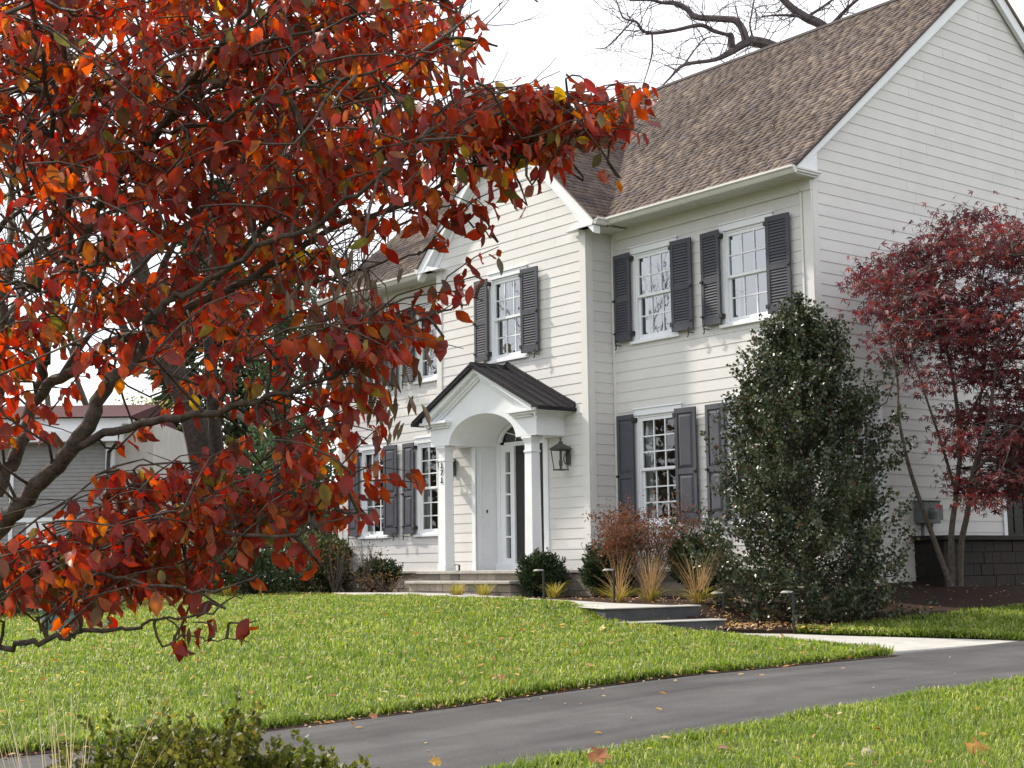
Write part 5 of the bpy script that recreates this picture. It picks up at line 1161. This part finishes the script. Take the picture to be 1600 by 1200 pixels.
trunk_tree("leaning_tree", "dark trunk leaning to the left beyond the lawn", [(338,900,0),(322,760,0),(300,650,0),(262,560,.2),(225,440,.4),(190,300,.6)], (.34,.33,.32,.30,.22,.12), 37, 22, None, GT)
trunk_tree("thin_tree", "slim upright dark trunk right of the leaning one", [(362,910,0),(360,800,0),(340,700,0),(330,600,.2),(325,480,.3),(332,330,.4)], (.2,.19,.17,.16,.12,.07), 38, 23, None, GT)
GB = "bare trees beyond the left garden"
for i, (px, d, H, lab) in enumerate(((40,55,15,"bare tree behind the grey garage roof at far left"),(175,62,17,"bare tree in the gap above the neighbour roof"),(520,58,15,"bare tree between dogwood and the roof edge"),(600,66,16,"bare tree rising behind the left roof slope"))):
    p = at(px, 885, d); t, mb = bare_tree("bare_tree", lab, (p[0],p[1],-.6), H, .30, 40+i, 6, .5, group=GB); finish(t, mb)
# evergreen shrub and conifer
p = at(455, 900, 36.5); shrub("rhododendron", "broad dark green evergreen bush behind the thick trunk", "shrub", (p[0],p[1],-.55), 1.55, 4.3, 6500, M_EVER, SMALL, .16, .14, None, .35, 51, 30)
p = at(325, 885, 60); pc_ = np.array([p[0],p[1],-.6])
t = thing("spruce", "dark conifer standing far behind the red dogwood leaves", "tree", pc_); mb = MB(); mb.tube([pc_, pc_+(0,0,17)], [.25,.03], 8); mb.build("trunk", M_BARK, t)
n = 9000; f = rng.uniform(.08,1,n); a = rng.uniform(0,6.28,n); R_ = (1-f)**.8*3.6*(.55+.45*rng.uniform(0,1,n)**.5)*(1+.25*np.sin(f*60)); P = pc_+np.stack([np.cos(a)*R_,np.sin(a)*R_,f*17-.25*R_],1)
leaves("foliage", M_YEW, P, np.stack([np.cos(a),np.sin(a),-.4*np.ones(n)],1)+rdir(n)*.4, rdir(n)+(0,0,.7), rng.uniform(.35,.7,n), .35, SMALL, t)
M_OLIVE = leaf_mat("olive_yellow_leaves", [(0,(.14,.14,.04)),(.5,(.26,.24,.08)),(1,(.40,.34,.13))], .4, .6, .3)
GO = "yellowing trees far beyond the left garden"
for i, (px, d, H, lab) in enumerate(((215,58,7.5,"olive yellow tree right of the neighbour roof"),(310,64,8.5,"yellowing tree between the two dark trunks"),(410,60,7,"thin yellow tree behind the thick ivy trunk"))):
    p = at(px, 885, d); b = np.array([p[0],p[1],-.6]); t, mb = bare_tree("yellow_tree", lab, b, H, .16, 60+i, 4, .55, group=GO); finish(t, mb)
    P, dd_ = cloud(3600, b+(0,0,H*.62), (2.6,2.6,H*.42), .5, 70+i); leaves("foliage", M_OLIVE, P, rdir(3600)+(0,0,-.3), rdir(3600), rng.uniform(.10,.22,3600), .15, SMALL, t)
# low bushes edging the lawn at left
M_BUSHL = leaf_mat("mixed_bush_leaves", [(0,(.025,.04,.016)),(.6,(.05,.07,.025)),(.85,(.10,.10,.035)),(1,(.16,.09,.03))], .25, .55, .3)
GL = "low bushes along the left edge of the lawn"
for i, (px, d, r, h, lab) in enumerate(((10,24,1.1,1.0,"dark low bush at the left picture edge behind the pot"),(150,25,1.2,1.3,"olive bush behind the turquoise pot"),(255,28,1.3,1.5,"green bush below the white neighbour wall"),(345,30,1.0,1.0,"low bush under the leaning trunk"),(398,27.5,.85,.95,"near black mound at the top left corner of the lawn"),(470,31,.8,1.1,"bush between the thick trunk and the house"),(515,31.5,.7,1.2,"reedy bush at the left end of the house wall"))):
    p = at(px, 905, d); b = (p[0],p[1],gz_(p[0],p[1])); shrub("garden_bush", lab, "shrub", b, r, h, 3200, M_BUSHL if i != 4 else M_YEW, SMALL, .10, .085, GL, .35, 80+i, 22)
p = at(355, 925, 26.5); clump("gold_tuft", "small golden plant beside the near black mound", "plant", (p[0],p[1],gz_(p[0],p[1])), 120, .35, .3, M_GOLD, None, .012, .9)

# ------------------------------------------------------------------ neighbour house
def neighbour():
    d = 43.0; o = at(-60, 890, d); u = RGT.copy(); u[2] = 0; u /= np.linalg.norm(u); nrm = -FWD.copy(); nrm[2] = 0; nrm /= np.linalg.norm(nrm)
    pxm = d/F_PX; W = lambda px: (px+60)*pxm; Zp = lambda py: at(100, py, d)[2]
    fr = Frame((o[0],o[1],0), u, nrm)
    t = thing("neighbour_house", "grey sided neighbouring house with dark red roof at the far left", "house", (*(o[:2]+u[:2]*3), -.6))
    M_GREY = mat("grey_clapboard", (.27,.27,.265), .7, .2, var=((.24,.24,.24),(.30,.30,.29)), scale=3); M_WH = mat("pale_stucco", (.48,.46,.43), .8, .2, var=((.43,.41,.38),(.53,.51,.48)), scale=2); M_RED = mat("dark_red_roofing", (.075,.035,.036), .9, .1, var=((.055,.028,.03),(.095,.042,.043)), scale=9)
    mb = MB(); z = -.9; zt = Zp(690)
    while z < zt: zz2 = min(z+.115, zt); P_ = fr.P; mb.add([P_(W(-60),.02,z),P_(W(166),.02,z),P_(W(166),.004,zz2),P_(W(-60),.004,zz2)],[(0,1,2,3)]); mb.add([P_(W(-60),.02,z),P_(W(166),.02,z),P_(W(166),-.01,z),P_(W(-60),-.01,z)],[(3,2,1,0)]); z += .115
    mb.build("siding", M_GREY, t)
    mb = MB(); fr.box(mb, W(-60), W(166), -6, -.02, -.9, zt); fr.box(mb, W(172), W(232), -6, -.3, -.9, Zp(655)); mb.build("wall", M_WH, t)
    mb = MB(); fr.box(mb, W(162), W(172), -.3, .06, -.9, zt); mb.build("corner_board", M_TRIM, t); mb = MB(); fr.box(mb, W(12), W(18), 0, .06, -.9, zt); mb.build("corner_board", M_TRIM, t)
    mb = MB(); fr.box(mb, W(-60), W(186), -.3, .45, Zp(690), Zp(672)); fr.box(mb, W(-60), W(190), -.3, .35, Zp(672), Zp(662)); fr.box(mb, W(-60), W(200), -.5, .30, Zp(662), Zp(652)); mb.build("fascia", M_TRIM, t, bevel=.01)
    mb = MB(); mb.prism([fr.P(W(-60),.45,Zp(651)),fr.P(W(-60),-3,Zp(612)),fr.P(W(-60),-6.5,Zp(651))], u*(W(205)-W(-60))); mb.build("roof", M_RED, t)
    mb = MB(); mb.tube([fr.P(W(186),.4,Zp(676)),fr.P(W(183),.38,Zp(694)),fr.P(W(168),.12,Zp(706)),fr.P(W(167),.1,Zp(720)),fr.P(W(167),.1,-.9)], .055, 8); mb.build("downspout", M_IRON, t)
    mb = MB(); fr.box(mb, W(18), W(120), .02, .05, Zp(815), Zp(808)); fr.box(mb, W(40), W(75), .02, .06, -.9, Zp(812)); mb.build("garage_door", M_TRIM, t)
    t2 = thing("white_house", "sunlit white walled house glimpsed between the trunks", "house", at(330,890,62)*np.array([1,1,0])+(0,0,-.6))
    d2 = 62; o2 = at(205,890,d2); pm = d2/F_PX; f2 = Frame((o2[0],o2[1],0), u, nrm); Z2 = lambda py: at(300,py,d2)[2]
    wl = np.array([-.9,-.25,0]); 
    mb = MB(); f2.box(mb, 0, 36*pm, -3, 0, -.9, Z2(715)); f2.prism(mb, [(0,Z2(715)),(36*pm,Z2(715)),(8*pm,Z2(672))], -3, 0); f2.box(mb, 70*pm, 215*pm, -5, -1.5, -.9, Z2(722)); mb.build("wall", M_WH, t2)
    mb = MB(); mb.prism([f2.P(66*pm,-1.3,Z2(722)),f2.P(66*pm,-3.3,Z2(690)),f2.P(66*pm,-5.2,Z2(722))], u*(153*pm)); mb.build("roof", mat("grey_roofing",(.3,.29,.29),.8,.2,var=((.25,.24,.24),(.36,.35,.35)),scale=6), t2)
    mb = MB(); f2.box(mb, 100*pm, 122*pm, -1.52, -1.45, Z2(800), Z2(750)); f2.box(mb, 160*pm, 182*pm, -1.52, -1.45, Z2(800), Z2(750)); mb.build("window", M_DARK, t2)
neighbour()
# street side trees, reflected in the windows and dappling the front
GS = "bare street trees on the lawn side, outside the left of the picture"
for i, (x, y, H) in enumerate(((-33,-12,17),(-30,-22,15),(-44,-27,18),(-52,-50,19),(-38,-46,16))):
    t, mb = bare_tree("street_tree", "tall bare street tree, seen only as a reflection in the panes", (x,y,float(T(x,y))), H, .17, 90+i, 6, .55, group=GS); finish(t, mb)
# far woods closing the horizon
M_WOOD = leaf_mat("far_wood_leaves", [(0,(.07,.055,.04)),(.4,(.11,.085,.055)),(.7,(.08,.085,.04)),(1,(.18,.12,.06))], .2, .8, .1)
n = 40000; a = rng.uniform(0,2*np.pi,n); R_ = rng.uniform(95,125,n); hmax = 10+2.5*np.sin(a*9)+1.5*np.sin(a*23+1)+9*np.exp(-(((a-math.radians(218))/.55)**2)); z = rng.uniform(0,1,n)**1.1*hmax-1
P = np.stack([np.cos(a)*R_,np.sin(a)*R_,z],1); wd_ = leaves("far_woods", M_WOOD, P, rdir(n), rdir(n), rng.uniform(1.0,2.4,n), rng.uniform(.9,1.8,n), SMALL); struct(wd_, "stuff")
